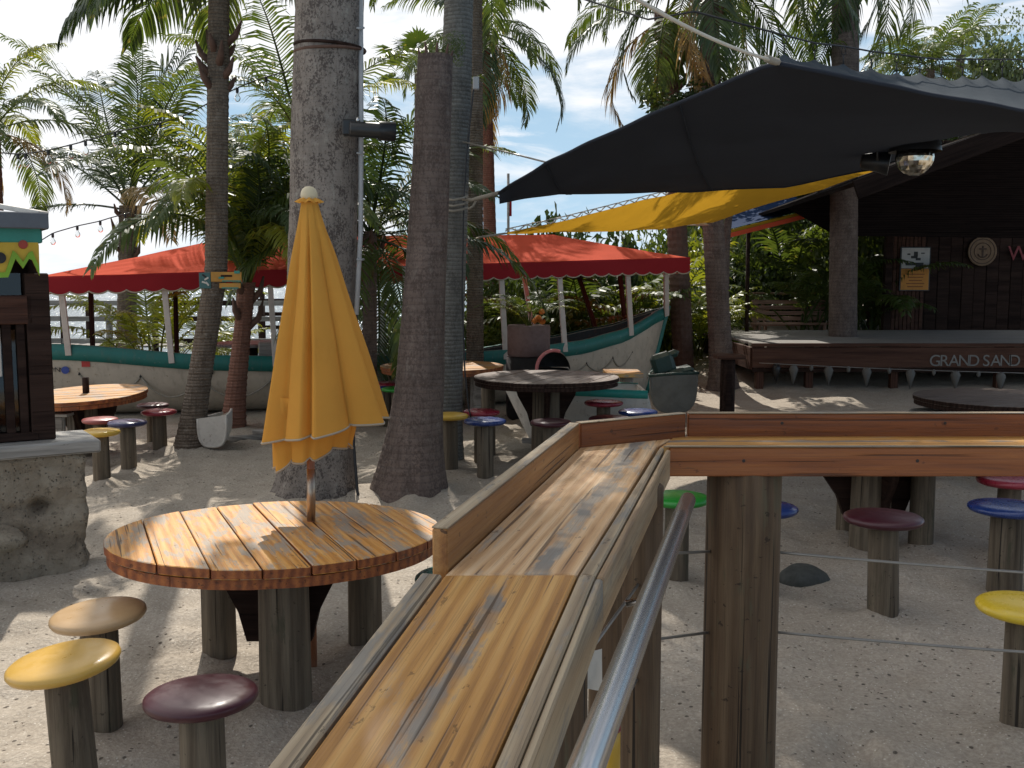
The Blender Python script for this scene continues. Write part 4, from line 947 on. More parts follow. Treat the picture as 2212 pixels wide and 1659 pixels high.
    lb = [(86, 596), (70, 562), (63, 559), (50, 580), (33.5, 559), (18, 599), (-40, 602), (-40, 592), (12, 588), (28, 541), (36, 547), (50, 566), (62, 546), (70, 542), (84, 575)]
    poly('lime_edge', lb, .012, lime, -.014)
    put('letter_hole', lathe_bm([(.035, -.004), (.035, .004)], 14), CHAR, k, frame(q(0, 557, -.008), (1, 0, 0), (0, -1, 0)))
    put('red_dot', lathe_bm([(.028, -.004), (.026, .004)], 14), paint('red dot paint', (.40, .05, .03), .5), k, frame(q(50, 528, -.006), (1, 0, 0), (0, -1, 0)))
    put('fascia_board', box_bm(2.4, .05, q(0, 482).z - q(0, 523).z, .006), teal, k, M.Translation((q(88, 500).x - 1.2, yc - .03, (q(0, 482).z + q(0, 523).z) / 2)))
    put('fascia_side', box_bm(.05, .7, q(0, 482).z - q(0, 523).z, .006), teal, k, M.Translation((q(88, 500).x - .01, yc + .36, (q(0, 482).z + q(0, 523).z) / 2)))
    # roof: slopes up to the left/back with pale ridge strip
    slate = plain('grey slate roof', (.10, .11, .13), .55); e = q(104, 474, -.08); xe = e.x; ze = e.z
    put('eave_board', box_bm(2.6, .05, .10, .006), slate, k, M.Translation((xe - 1.3, e.y, ze - .01)))
    put('eave_board', box_bm(.05, .95, .10, .006), DARKWOOD, k, M.Translation((xe - .02, e.y + .50, ze - .01)))
    a = q(98, 468, -.06); b = V((a.x - 1.5, a.y, a.z + .0)); rb = q(-40, 447, .38); 
    prism('roof_panel', [a, V((a.x, a.y + .95, a.z)), rb + V((0, .1, .0)), rb + V((-1.2, .1, 0)), V((xe - 2.6, a.y, a.z))], .02, (1, 0, 0), plain('pale metal roof', (.42, .46, .5), .4), k, 0)
    board('ridge_strip', q(95, 467, -.03) + V((0, 0, .015)), q(-30, 447, .25) + V((0, 0, .02)), .10, .03, WHITEPAINT, k)
def build_side_bench():
    p = at(134, 893, 10.6); b = thing('side_bench', 'small grey topped wooden bench beside the kiosk under the left table', 'bench', (p.x, p.y, 0))
    board('bench_top', (p.x - .45, p.y, p.z), (p.x + .13, p.y, p.z), .36, .03, SLABWOOD, b); board('apron', (p.x - .45, p.y - .15, p.z - .085), (p.x + .07, p.y - .15, p.z - .085), .03, .12, GREYWOOD, b)
    for dx in (-.4, .04):
        for dy in (-.13, .13): board('leg', (p.x + dx, p.y + dy, -.05), (p.x + dx, p.y + dy, p.z - .02), .08, .05, GREYWOOD, b, up=(0, 1, 0))
build_kiosk(); build_side_bench()

# ------------------------------------------------------------------ tables and stools
def table(label, c, z, r, ang, nb, legs, topm, edgem, group, legr=.085, tilt=None, bracket=True, legm=None, stub=False, gap=.006, br=.34, squash=1.0):
    c = V(c); t = thing('round_table', label, 'table', (c.x, c.y, 0), group)
    rot = M.Translation((c.x, c.y, z)) @ (tilt if tilt is not None else M.Identity(4)) @ M.Rotation(ang, 4, 'Z')
    w_ = 2 * r / nb; th = .041; rnd = random.Random(nb + int(c.x * 10))
    for k in range(nb):
        lo, hi = -r + k * w_ + gap / 2, -r + (k + 1) * w_ - gap / 2; pts = []
        up = [lo + (hi - lo) * j / 8 for j in range(9)]; X = lambda y: math.sqrt(max(0, r * r - y * y))
        pts = [V((X(y), y, 0)) for y in up] + [V((-X(y), y, 0)) for y in up[::-1]]
        if k in (0, nb - 1): pts = [p for i, p in enumerate(pts) if i == 0 or (p - pts[i - 1]).length > .002]
        m = (lo + hi) / 2; dz = rnd.uniform(-.003, .003)
        bm = bmesh.new(); tv = [bm.verts.new((p.x, p.y - m, dz)) for p in pts]; bv = [bm.verts.new((p.x, p.y - m, dz - th)) for p in pts]; n = len(pts)
        bm.faces.new(tv); bm.faces.new(bv[::-1])
        for i in range(n): bm.faces.new((tv[i], bv[i], bv[(i + 1) % n], tv[(i + 1) % n]))
        bmesh.ops.recalc_face_normals(bm, faces=bm.faces); bevel(bm, .0035)
        o = put('board', bm, topm, t, rot @ M.Translation((0, m, 0)))
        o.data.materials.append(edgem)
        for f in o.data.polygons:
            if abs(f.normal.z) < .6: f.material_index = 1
    # second layer of boards crossing beneath
    for k in range(nb - 1):
        w2 = 2 * (r - .012) / (nb - 1); rr = r - .012; lo, hi = -rr + k * w2 + .002, -rr + (k + 1) * w2 - .002; up = [lo + (hi - lo) * j / 6 for j in range(7)]; X = lambda y: math.sqrt(max(0, rr * rr - y * y))
        pts = [(y, X(y)) for y in up] + [(y, -X(y)) for y in up[::-1]]
        pts = [p for i, p in enumerate(pts) if i == 0 or (abs(p[0] - pts[i - 1][0]) + abs(p[1] - pts[i - 1][1])) > .002]
        bm = bmesh.new(); tv = [bm.verts.new((p[0], p[1], -th - .004)) for p in pts]; bv = [bm.verts.new((p[0], p[1], -2 * th - .004)) for p in pts]; n = len(pts)
        bm.faces.new(tv); bm.faces.new(bv[::-1])
        for i in range(n): bm.faces.new((tv[i], bv[i], bv[(i + 1) % n], tv[(i + 1) % n]))
        bmesh.ops.recalc_face_normals(bm, faces=bm.faces); put('lower_board', bm, edgem, t, rot)
    for k, (x, y, lr) in enumerate(legs):
        put('leg', post_bm(lr, z - .10, 18, .94, k + c.x), legm or POST, t, M.Translation((x, y, 0)), True)
    if bracket:   # dark shaped corbel under the top
        for a in (0, math.pi / 2):
            pts = [(-br, 0), (br, 0), (br * .92, -.10), (br * .62, -.28), (br * .5, -.42), (-br * .5, -.42), (-br * .62, -.28), (-br * .92, -.10)]
            bm = bmesh.new(); f = bm.faces.new([bm.verts.new((x, -.03, z_)) for x, z_ in pts]); rr = bmesh.ops.extrude_face_region(bm, geom=[f])
            for v in rr['geom']:
                if isinstance(v, bmesh.types.BMVert): v.co.y += .06 if a == 0 else .058
            bmesh.ops.recalc_face_normals(bm, faces=bm.faces)
            put('bracket', bm, DARKWOOD, t, M.Translation((c.x, c.y, z - .102)) @ M.Rotation(a, 4, 'Z'))
    if stub: tube('umbrella_socket', [(c.x, c.y, z - .05), (c.x, c.y, z + .17)], .035, DARKWOOD, t, 10)
    return t

PC = {'tan': ((.50, .33, .17), .34), 'yellow': ((.70, .43, .055), .36), 'mustard': ((.60, .36, .07), .34), 'maroon': ((.055, .010, .017), .26), 'blue': ((.012, .035, .16), .28), 'navy': ((.03, .03, .10), .32),
      'red': ((.30, .025, .045), .3), 'green': ((.02, .26, .03), .35), 'teal': ((.012, .22, .19), .26), 'darkgreen': ((.03, .045, .035), .5), 'rose': ((.34, .09, .08), .38), 'bright': ((.78, .55, .04), .3), 'grey': ((.20, .21, .21), .6)}
SEATM = {k: paint('glossy %s seat paint' % k, c, r * (1.15 if k in ('maroon',) else .8), .10, None, coat=(0 if k == 'maroon' else .2) if r < .45 else 0, bump=.03) for k, (c, r) in PC.items()}
SEAT = {}
def seat_me(d):
    if d not in SEAT:
        r = d / 2; prof = [(r * .02, -.034), (r * .6, -.034), (r * .86, -.031), (r * .96, -.022), (r * 1.0, -.008), (r * .985, .004), (r * .93, .012), (r * .78, .019), (r * .45, .025), (r * .15, .027), (r * .01, .0272)]
        bm = lathe_bm(prof, 40); me = bpy.data.meshes.new('seat'); bm.normal_update(); bm.to_mesh(me); bm.free()
        me.polygons.foreach_set('use_smooth', [True] * len(me.polygons)); SEAT[d] = me
    return SEAT[d]
def stool(label, x, y, ztop, colour, group, d=.385, pr=.078, tilt=(0, 0), lean=(0, 0), postz=None):
    z0 = gz(x, y); h = ztop - z0
    t = thing('stool', label, 'stool', (x, y, z0), group)
    me = seat_me(d).copy(); me.materials.append(SEATM[colour])
    rot = M.Rotation(tilt[0], 4, 'X') @ M.Rotation(tilt[1], 4, 'Y')
    put('seat', me, None, t, M.Translation((x + lean[0], y + lean[1], ztop - .026)) @ rot @ M.Rotation(x * 7, 4, 'Z'))
    bm = post_bm(pr, h - .055, 16, .95, x * 3 + y)
    for v in bm.verts: v.co.x += lean[0] * max(0, v.co.z) / h; v.co.y += lean[1] * max(0, v.co.z) / h
    put('post', bm, POST, t, M.Translation((x, y, z0)), True); return t
def seat_at(u, v, z=None, y=None):
    """place of a seat whose middle shows at u, v"""
    return on(u, v, z) if z is not None else at(u, v, y)

def build_tables():
    # near table
    c = on(600, 1143, .745); cc = V((c.x, c.y, 0)); 
    L = [on(610, 1556), on(468, 1437), on(786, 1418)]
    table('round orange worn plank table in front, with the closed yellow umbrella through it', c, .742, .75, math.atan2(-1.13, .48), 8,
          [(L[0].x, L[0].y + .08, .115), (L[1].x, L[1].y + .06, .085), (L[2].x, L[2].y + .06, .088)], TABLETOP, TABLEEDGE, 'round plank tables', br=.30, tilt=M.Rotation(R(-2.4), 4, 'X'))
    G = 'round seat stools on posts'
    def S(label, u, v, z, col, **k):
        p = on(u, v, z - .01); return stool(label, p.x, p.y, z, col, G, **k)
    S('pearly tan stool, rear of the two at the left front', 212, 1318, .55, 'tan', d=.38, tilt=(R(2), R(-3)))
    S('mustard yellow tilted stool at the left front corner', 155, 1419, .56, 'mustard', d=.39, tilt=(R(2), R(-6)), lean=(-.03, 0))
    S('glossy dark maroon stool in front of the near table', 434, 1492, .535, 'maroon', d=.375, tilt=(R(-2), R(-1)))
    S('teal stool half hidden behind the end of the plank rail', 985, 1240, .52, 'teal', d=.39)
    # right middle, seen under the rail
    S('bright green stool behind the end of the steel handrail', 1463, 1070, .58, 'green', d=.40)
    S('maroon stool in the middle of the shaded sand under the rail', 1916, 1112, .60, 'maroon', d=.43, pr=.085, lean=(-.02, 0))
    S('navy blue stool under the rail, mostly behind the thick rail post', 1652, 1091, .57, 'blue', d=.39)
    S('navy blue stool at the right edge of the picture', 2178, 1090, .54, 'blue', d=.46, pr=.10)
    S('red stool furthest back at the right edge under the rail', 2182, 1032, .56, 'red', d=.43)
    S('bright yellow stool cut by the right edge of the picture', 2216, 1302, .56, 'bright', d=.39)
    p = on(1737, 1238, .05); t = thing('low_rock', 'low dark rounded rock lying on the shaded sand beside the thick rail post', 'rock', (p.x, p.y, 0))
    bm = lathe_bm([(.16, -.1), (.165, .015), (.15, .05), (.11, .075), (.01, .085)], 22)
    for v in bm.verts: v.co += V((NZ.noise(v.co * 6), NZ.noise(v.co * 6 + V((2, 0, 0))), .6 * NZ.noise(v.co * 6 + V((0, 2, 0))))) * .025
    put('stone', bm, plain('dark green grey rock', (.06, .065, .06), .85, var=.5, bump=.5), t, M.Translation((p.x, p.y, 0)), True)
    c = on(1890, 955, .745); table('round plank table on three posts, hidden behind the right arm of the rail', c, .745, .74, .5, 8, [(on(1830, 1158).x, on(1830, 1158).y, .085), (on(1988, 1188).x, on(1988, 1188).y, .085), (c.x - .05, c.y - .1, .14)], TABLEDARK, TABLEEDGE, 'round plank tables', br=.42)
    # dark table in the middle distance
    c = at(1180, 813, 10.7); z = c.z
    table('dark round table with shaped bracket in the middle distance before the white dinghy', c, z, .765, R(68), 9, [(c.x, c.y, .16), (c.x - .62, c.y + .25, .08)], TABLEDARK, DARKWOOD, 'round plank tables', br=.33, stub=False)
    S('pale orange stool beside the sawn off trunk', 972, 894, .60, 'yellow', d=.36)
    S('deep red stool behind the blue one near the grey trunk', 1040, 886, .575, 'red', d=.38)
    S('bright blue stool near the grey trunk', 1048, 905, .60, 'blue', d=.395)
    S('small maroon stool right before the dark table bracket', 1190, 908, .565, 'maroon', d=.39)
    S('brick red stool right of the white dinghy', 1304, 866, .60, 'red', d=.42)
    S('royal blue stool between the dinghy and the green planter boat', 1378, 886, .54, 'blue', d=.41)
    S('dark plum stool just showing above the rail corner', 1318, 901, .53, 'maroon', d=.43)
    # pale table behind the trunks
    c = at(955, 789, 13.2); z = c.z
    table('sunlit orange round table behind the grey trunks', c, z, .80, R(20), 8, [(at(1035, 850, 13.0).x, 13.0, .12), (c.x - .3, c.y, .12)], TABLETOP, TABLEEDGE, 'round plank tables', br=.3, bracket=False, legm=GREYWOOD)
    S('red stool between the umbrella and the sawn off trunk', 832, 826, .55, 'red', d=.40)
    S('green stool between the umbrella and the sawn off trunk', 858, 837, .55, 'green', d=.40)
    S('blue stool peeping below the red one beside the umbrella', 830, 832, .52, 'blue', d=.34)
    # rectangular end of a plank table at the right
    p = at(1345, 806, 12.6); t = thing('plank_table', 'small sunlit plank table on one post right of the dark round table', 'table', (p.x, p.y, 0))
    for k in range(4): board('board', (p.x - .22, p.y - .25 + k * .16, p.z), (p.x + .22, p.y - .25 + k * .16, p.z), .15, .05, TABLETOP, t)
    put('leg', post_bm(.085, p.z - .04, 14), GREYWOOD, t, M.Translation((p.x + .05, p.y, 0)), True)
    p = at(1573, 770, 13.2); t = thing('pedestal_table', 'small square topped pedestal of dark wood in front of the stage palm', 'table', (p.x, p.y, 0))
    for k in range(3): board('board', (p.x - .17, p.y - .13 + k * .13, p.z), (p.x + .19, p.y - .13 + k * .13, p.z), .12, .05, STAGEWOOD, t)
    put('leg', post_bm(.10, p.z - .03, 14), DARKWOOD, t, M.Translation((p.x, p.y, 0)), True)
    # far right table in the shade
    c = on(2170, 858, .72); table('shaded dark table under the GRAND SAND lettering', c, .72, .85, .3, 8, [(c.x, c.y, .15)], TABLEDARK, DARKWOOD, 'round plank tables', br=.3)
    S('grey stool in deep shade before the stage table', 2020, 886, .56, 'grey', d=.50)
    # left tables
    c = at(186, 849, 10.9); z = c.z
    table('round orange sunlit table before the cream boat hull, left', c, z, .63, R(8), 8, [(c.x - .02, c.y, .16)], TABLETOP, TABLEEDGE, 'round plank tables', br=.33, stub=True, tilt=M.Rotation(R(3), 4, 'X') @ M.Rotation(R(-2), 4, 'Y'))
    S('rose red stool just right of the left table leg', 216, 903, .50, 'rose', d=.35)
    S('small mustard stool behind the kiosk counter', 216, 929, .50, 'yellow', d=.36)
    S('navy stool with pale shine before the left table', 275, 909, .50, 'navy', d=.375)
    S('pinkish red stool before the boat hull', 343, 886, .46, 'red', d=.385)
    S('dark maroon stool behind the pinkish red one', 330, 872, .47, 'maroon', d=.36)
build_tables()

# ------------------------------------------------------------------ closed umbrella
def build_umbrella():
    p = on(672, 1122, .745); y = p.y; X = lambda u, v: at(u, v, y)
    bot = V((p.x - .005, y, 0)); t = thing('closed_umbrella', 'closed faded yellow umbrella with white piping, standing through the near table', 'umbrella', bot)
    top = X(668, 428)
    tube('pole', [bot - V((0, 0, .25)), V((p.x, y, .75)), V((top.x, y, top.z))], .019, UMBWOOD, t, 12)
    tube('ferrule', [X(672, 1123), X(672, 1012)], .021, BRASS, t, 12)
    kb = [(.004, .054), (.018, .051), (.030, .042), (.038, .027), (.0405, .010), (.038, -.004), (.030, -.010)][::-1]
    put('finial', lathe_bm(kb, 18), KNOB, t, M.Translation(X(668, 430) + V((0, 0, .005))), True)
    def canopy(name, z0, z1, r0, r1, sh, np_, sharp, seed, amp, mat, sub=96, nz=26, rim=0.0):
        """pleated cone from z0 down to z1; returns its rim"""
        rows = []; rnd = random.Random(seed); ph = [rnd.uniform(-.32, .32) for _ in range(np_)]; am = [rnd.uniform(.6, 1.3) for _ in range(np_)]
        for j in range(nz + 1):
            s = j / nz; row = []
            for i in range(sub):
                th_ = 2 * math.pi * i / sub; f = th_ / (2 * math.pi) * np_; k = int(f) % np_; fr = f - int(f)
                c_ = .5 + ph[k] * 1.15; tri = (fr / c_ if fr < c_ else (1 - fr) / (1 - c_)); fold = (tri ** sharp) * am[k]
                rr = (r0 + (r1 - r0) * (s ** 1.02)) * (1 + amp * (fold - .55) * smooth(0, .25, s)) + .006 * NZ.noise(V((math.cos(th_) * 3, math.sin(th_) * 3, s * 4 + seed)))
                tw = th_ + .10 * s * math.sin(th_ * 2 + 1)
                zz = z0 + (z1 - z0) * s + rim * s ** 6 * (fold - .5)
                zz += s ** 3 * (.05 * math.cos(tw))                    # hem hangs lower on the left, higher on the right
                row.append(V((top.x + sh * s + math.cos(tw) * rr * (1.0 if math.cos(tw) < 0 else 1.0), y + math.sin(tw) * rr * .82, zz)))
            row.append(row[0]); rows.append(row)
        sheet(name, rows, mat, t); return rows[-1]
    zt, zr = X(668, 436).z, X(668, 925).z
    rim = canopy('canopy', zt, zr, .036, .275, .045, 8, .62, 5, .40, PALECANVAS, rim=-.014, sub=160)
    tube('piping', [q + V((0, 0, -.004)) for q in rim], .0055, PIPING, t, 5)
    rim2 = canopy('canopy_fold', zr + .16, X(668, 982).z, .20, .175, -.01, 9, .45, 9, .30, PALECANVAS, nz=8, rim=-.045)
    tube('piping', [q + V((0, 0, -.003)) for q in rim2], .0045, PIPING, t, 5)
    col = []
    for j in range(3):
        row = []
        for i in range(49):
            a = 2 * math.pi * i / 48; r = .034 + j * .012 * (1 + .5 * math.sin(a * 8)); row.append(V((top.x + math.cos(a) * r, y + math.sin(a) * r, X(668, 430).z + .004 - j * .010 + .004 * math.sin(a * 8))))
        col.append(row)
    sheet('collar', col, PALECANVAS, t)
build_umbrella()

# ------------------------------------------------------------------ plank rail with posts, wires and steel handrail
def build_rail():
    zc = 1.30; P = lambda u, v, z=zc: on(u, v, z)
    A0, A1, B0, B1 = P(962, 1240), P(1252, 967), P(1247, 1239), P(1424, 964)
    C1 = P(1480, 943); ye = 9.0
    rl = thing('plank_rail', 'orange wooden drink rail turning a corner, with raised back board and round posts', 'railing', ((A0.x + B0.x) / 2, A0.y + 1, 0))
    dirU = (A1 - A0).normalized(); dirU = ((A1 + B1) / 2 - (A0 + B0) / 2).normalized(); side = V((dirU.y, -dirU.x, 0))
    # lower ramped plank towards the camera
    wj = B0.x - A0.x; q1, q2 = at(659, 1650, 1), at(1063, 1650, 1); yb = wj / (q2.x - q1.x) * 1.0
    L1, L2 = at(659, 1650, yb), at(1063, 1650, yb); zz = (L1.z + L2.z) / 2
    ext = 1.75; K1, K2 = A0 + (L1 - A0) * ext, B0 + (L2 - B0) * ext; dn = ((L1 + L2) / 2 - (A0 + B0) / 2).normalized()
    g = .004
    prism('plank', [A0 + dn * g, B0 + dn * g, K2, K1], .042, dn, RAILTOP, rl, .004)
    prism('plank', [A0 - dirU * g, B0 - dirU * g, B1 + V((-.01, .0, 0)), C1 + V((-.06, -.05, 0)), A1], .040, dirU, RAILOLD, rl, .004)
    xr = 9.0; yf, yk = B1.y, C1.y + .012
    prism('plank', [V((B1.x + .006, yf, zc - .001)), V((xr, yf, zc - .001)), V((xr, yk, zc - .001)), V((C1.x - .04, yk, zc - .001))], .040, (1, 0, 0), RAILTOP, rl, .004)
    # left edge strip of the lower plank, with a dark joint between
    wl_ = .045; s2 = V((dn.y, -dn.x, 0)); s2 = s2 if s2.x < 0 else -s2
    prism('edge_strip', [A0 + s2 * .007, A0 + s2 * (wl_ + .007), K1 + s2 * (wl_ + .007), K1 + s2 * .007], .042, dn, TRIM, rl, .004)
    # raised back board: long left board, corner board, right board
    th = .034; h = .086
    def curb(a, b, name='back_board', m=RAILSIDE, hh=h, lo=-.09):
        a, b = V(a), V(b); d = (b - a).normalized(); n = V((-d.y, d.x, 0))
        c = (a + b) / 2 + n * th / 2; c.z = zc + (hh + lo) / 2
        o = put(name, box_bm((b - a).length, th, hh - lo, .004), m, rl, frame(c, d)); 
        put('back_cap', box_bm((b - a).length - .002, th + .001, .004, .001), TRIM, rl, frame(V((c.x, c.y, zc + hh + .0015)), d)); return o
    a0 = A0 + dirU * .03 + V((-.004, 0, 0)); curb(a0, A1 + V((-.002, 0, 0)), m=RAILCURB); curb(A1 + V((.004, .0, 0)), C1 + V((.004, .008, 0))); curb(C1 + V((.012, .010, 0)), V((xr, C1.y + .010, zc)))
    # right hand trim and fascia of the ramped and level arms
    s3 = V((dirU.y, -dirU.x, 0)); wt = .032
    prism('edge_strip', [B0 + s3 * .005, B0 + s3 * (wt + .005), B1 + s3 * (wt - .012) - dirU * .03, B1 + s3 * .004 - dirU * .01], .040, dirU, TRIM, rl, .004)
    prism('edge_strip', [B0 - s2 * .005, B0 - s2 * (wt + .005), K2 - s2 * (wt + .005), K2 - s2 * .005], .042, dn, TRIM, rl, .004)
    def fascia(a, b, n, hgt=.105, m=RAILSIDE, dz=-.004, th_=.016):
        a, b = V(a), V(b); c = (a + b) / 2 + n * th_ / 2 + V((0, 0, dz - hgt / 2)); put('fascia_board', box_bm((b - a).length, th_, hgt, .004), m, rl, frame(c, b - a))
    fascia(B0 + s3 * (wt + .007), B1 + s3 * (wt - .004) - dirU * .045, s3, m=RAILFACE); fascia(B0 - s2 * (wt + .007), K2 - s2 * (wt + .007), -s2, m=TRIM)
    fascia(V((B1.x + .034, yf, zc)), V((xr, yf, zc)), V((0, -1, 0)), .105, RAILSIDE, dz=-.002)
    prism('edge_strip', [V((B1.x + .012, yf - .019, zc + .004)), V((xr, yf - .019, zc + .004)), V((xr, yf - .002, zc + .004)), V((B1.x + .03, yf - .002, zc + .004))], .005, (1, 0, 0), TRIM, rl, .001)
    # posts
    pz = zc - .045; c = at(1604, 1200, yf + .12)
    put('post', post_bm(.138, pz, 28, .985, 3, .025), POSTRAIL, rl, M.Translation((c.x, c.y, 0)), True)
    for x in (3.3, 5.6, 7.9): put('post', post_bm(.13, pz, 24, .985, x, .025), POSTRAIL, rl, M.Translation((x + .1, yf + .12, 0)), True)
    c2 = at(1384, 1500, 3.15); put('post', post_bm(.064, pz + .0, 20, .99, 5, .03), POSTRAIL, rl, M.Translation((c2.x, c2.y, 0)), True)
    c3 = at(1215, 1550, 2.35); put('post', post_bm(.07, zc - .11, 20, .99, 8, .03), POSTRAIL, rl, M.Translation((c3.x - .01, c3.y, 0)), True)
    # wires through the posts
    for va, vb, vl, ul in ((1191, 1228, 1195, 1455), (1364, 1400, 1380, 1425)):
        a = at(1604, va, c.y); b = at(2212, vb, c.y - .02); b = a + (b - a) * 2.4
        tube('wire', sag(a + V((.1, 0, 0)), b, .02), .0055, WIRE, rl, 6)
        l = at(ul, vl, c2.y + .3); tube('wire', [a - V((.1, 0, 0)), l, c2 + V((.02, 0, l.z - c2.z - .01))], .0055, WIRE, rl, 6)
        tube('wire', [V((c2.x, c2.y, l.z)), V((c3.x, c3.y, l.z - .03))], .0055, WIRE, rl, 6)
    cl = at(1455, 1195, c2.y); put('corner_post', post_bm(.10, pz, 20, .99, 2, .03), POSTRAIL, rl, M.Translation((B1.x - .14, B1.y + .1, 0)), True)
    # screw heads along the planks and the boards
    sc = bpy.data.meshes.new('screw_head'); bm = lathe_bm([(.0062, -.002), (.0062, .0006), (.003, .001)], 10); bm.to_mesh(sc); bm.free(); sc.materials.append(plain('rusty screw', (.05, .035, .028), .6, .5))
    for x in [B1.x + .3 + .62 * k for k in range(6)]: put('screw_head', sc, None, rl, M.Translation((x, yf - .0165, zc - .05)) @ M.Rotation(R(90), 4, 'X')); put('screw_head', sc, None, rl, M.Translation((x + .2, C1.y + .0095, zc + .05)) @ M.Rotation(R(90), 4, 'X'))
    # steel handrail on brackets
    e = at(1486, 1078, 3.15); s = at(1266, 1659, 1.33); d = (s - e).normalized()
    hr = thing('steel_handrail', 'brushed steel tube handrail beside the plank rail', 'handrail', (e.x, e.y - .6, 0))
    pts = [e + V((0, 0, -.02)) - d * .018] + [e + V((0, 0, -.003))] + [e + (s - e) * k / 6 for k in range(1, 7)] + [s + d * .9]
    tube('tube', pts, [.018, .0245] + [.0255] * (len(pts) - 2), STEEL, hr, 28)
    for f in (.42, 1.12):
        q = e + (s - e) * f; tube('bracket', [q + V((0, 0, -.02)), q + V((0, 0, -.08)), q + V((-.09, 0, -.10))], .009, STEEL, hr, 8)
    # pale tag tied behind the rail
    q = at(1272, 1447, 2.6); t = thing('paper_tag', 'crumpled white paper tag hanging behind the steel handrail', 'tag', q)
    sheet('paper', [[q + V((-.035 + .07 * i / 4, .008 * math.sin(i * 1.9 + j), .055 - .11 * j / 4)) for i in range(5)] for j in range(5)], WHITEPAINT, t)
    tube('string', [q + V((0, 0, .05)), q + V((.02, 0, .2))], .003, ROPE, t, 4)
    # yellow and red post behind the handrail foot
    q = on(1312, 1760); t = thing('painted_post', 'short yellow painted post beneath the steel handrail', 'post', (q.x, q.y, 0)); put('shaft', post_bm(.05, .32, 16, .98, 1), SEATM['yellow'], t, M.Translation((q.x, q.y, 0)), True); put('cap', lathe_bm([(.05, 0), (.055, .01), (.05, .03), (.01, .035)], 16), SEATM['red'], t, M.Translation((q.x, q.y, .32)), True)
build_rail()

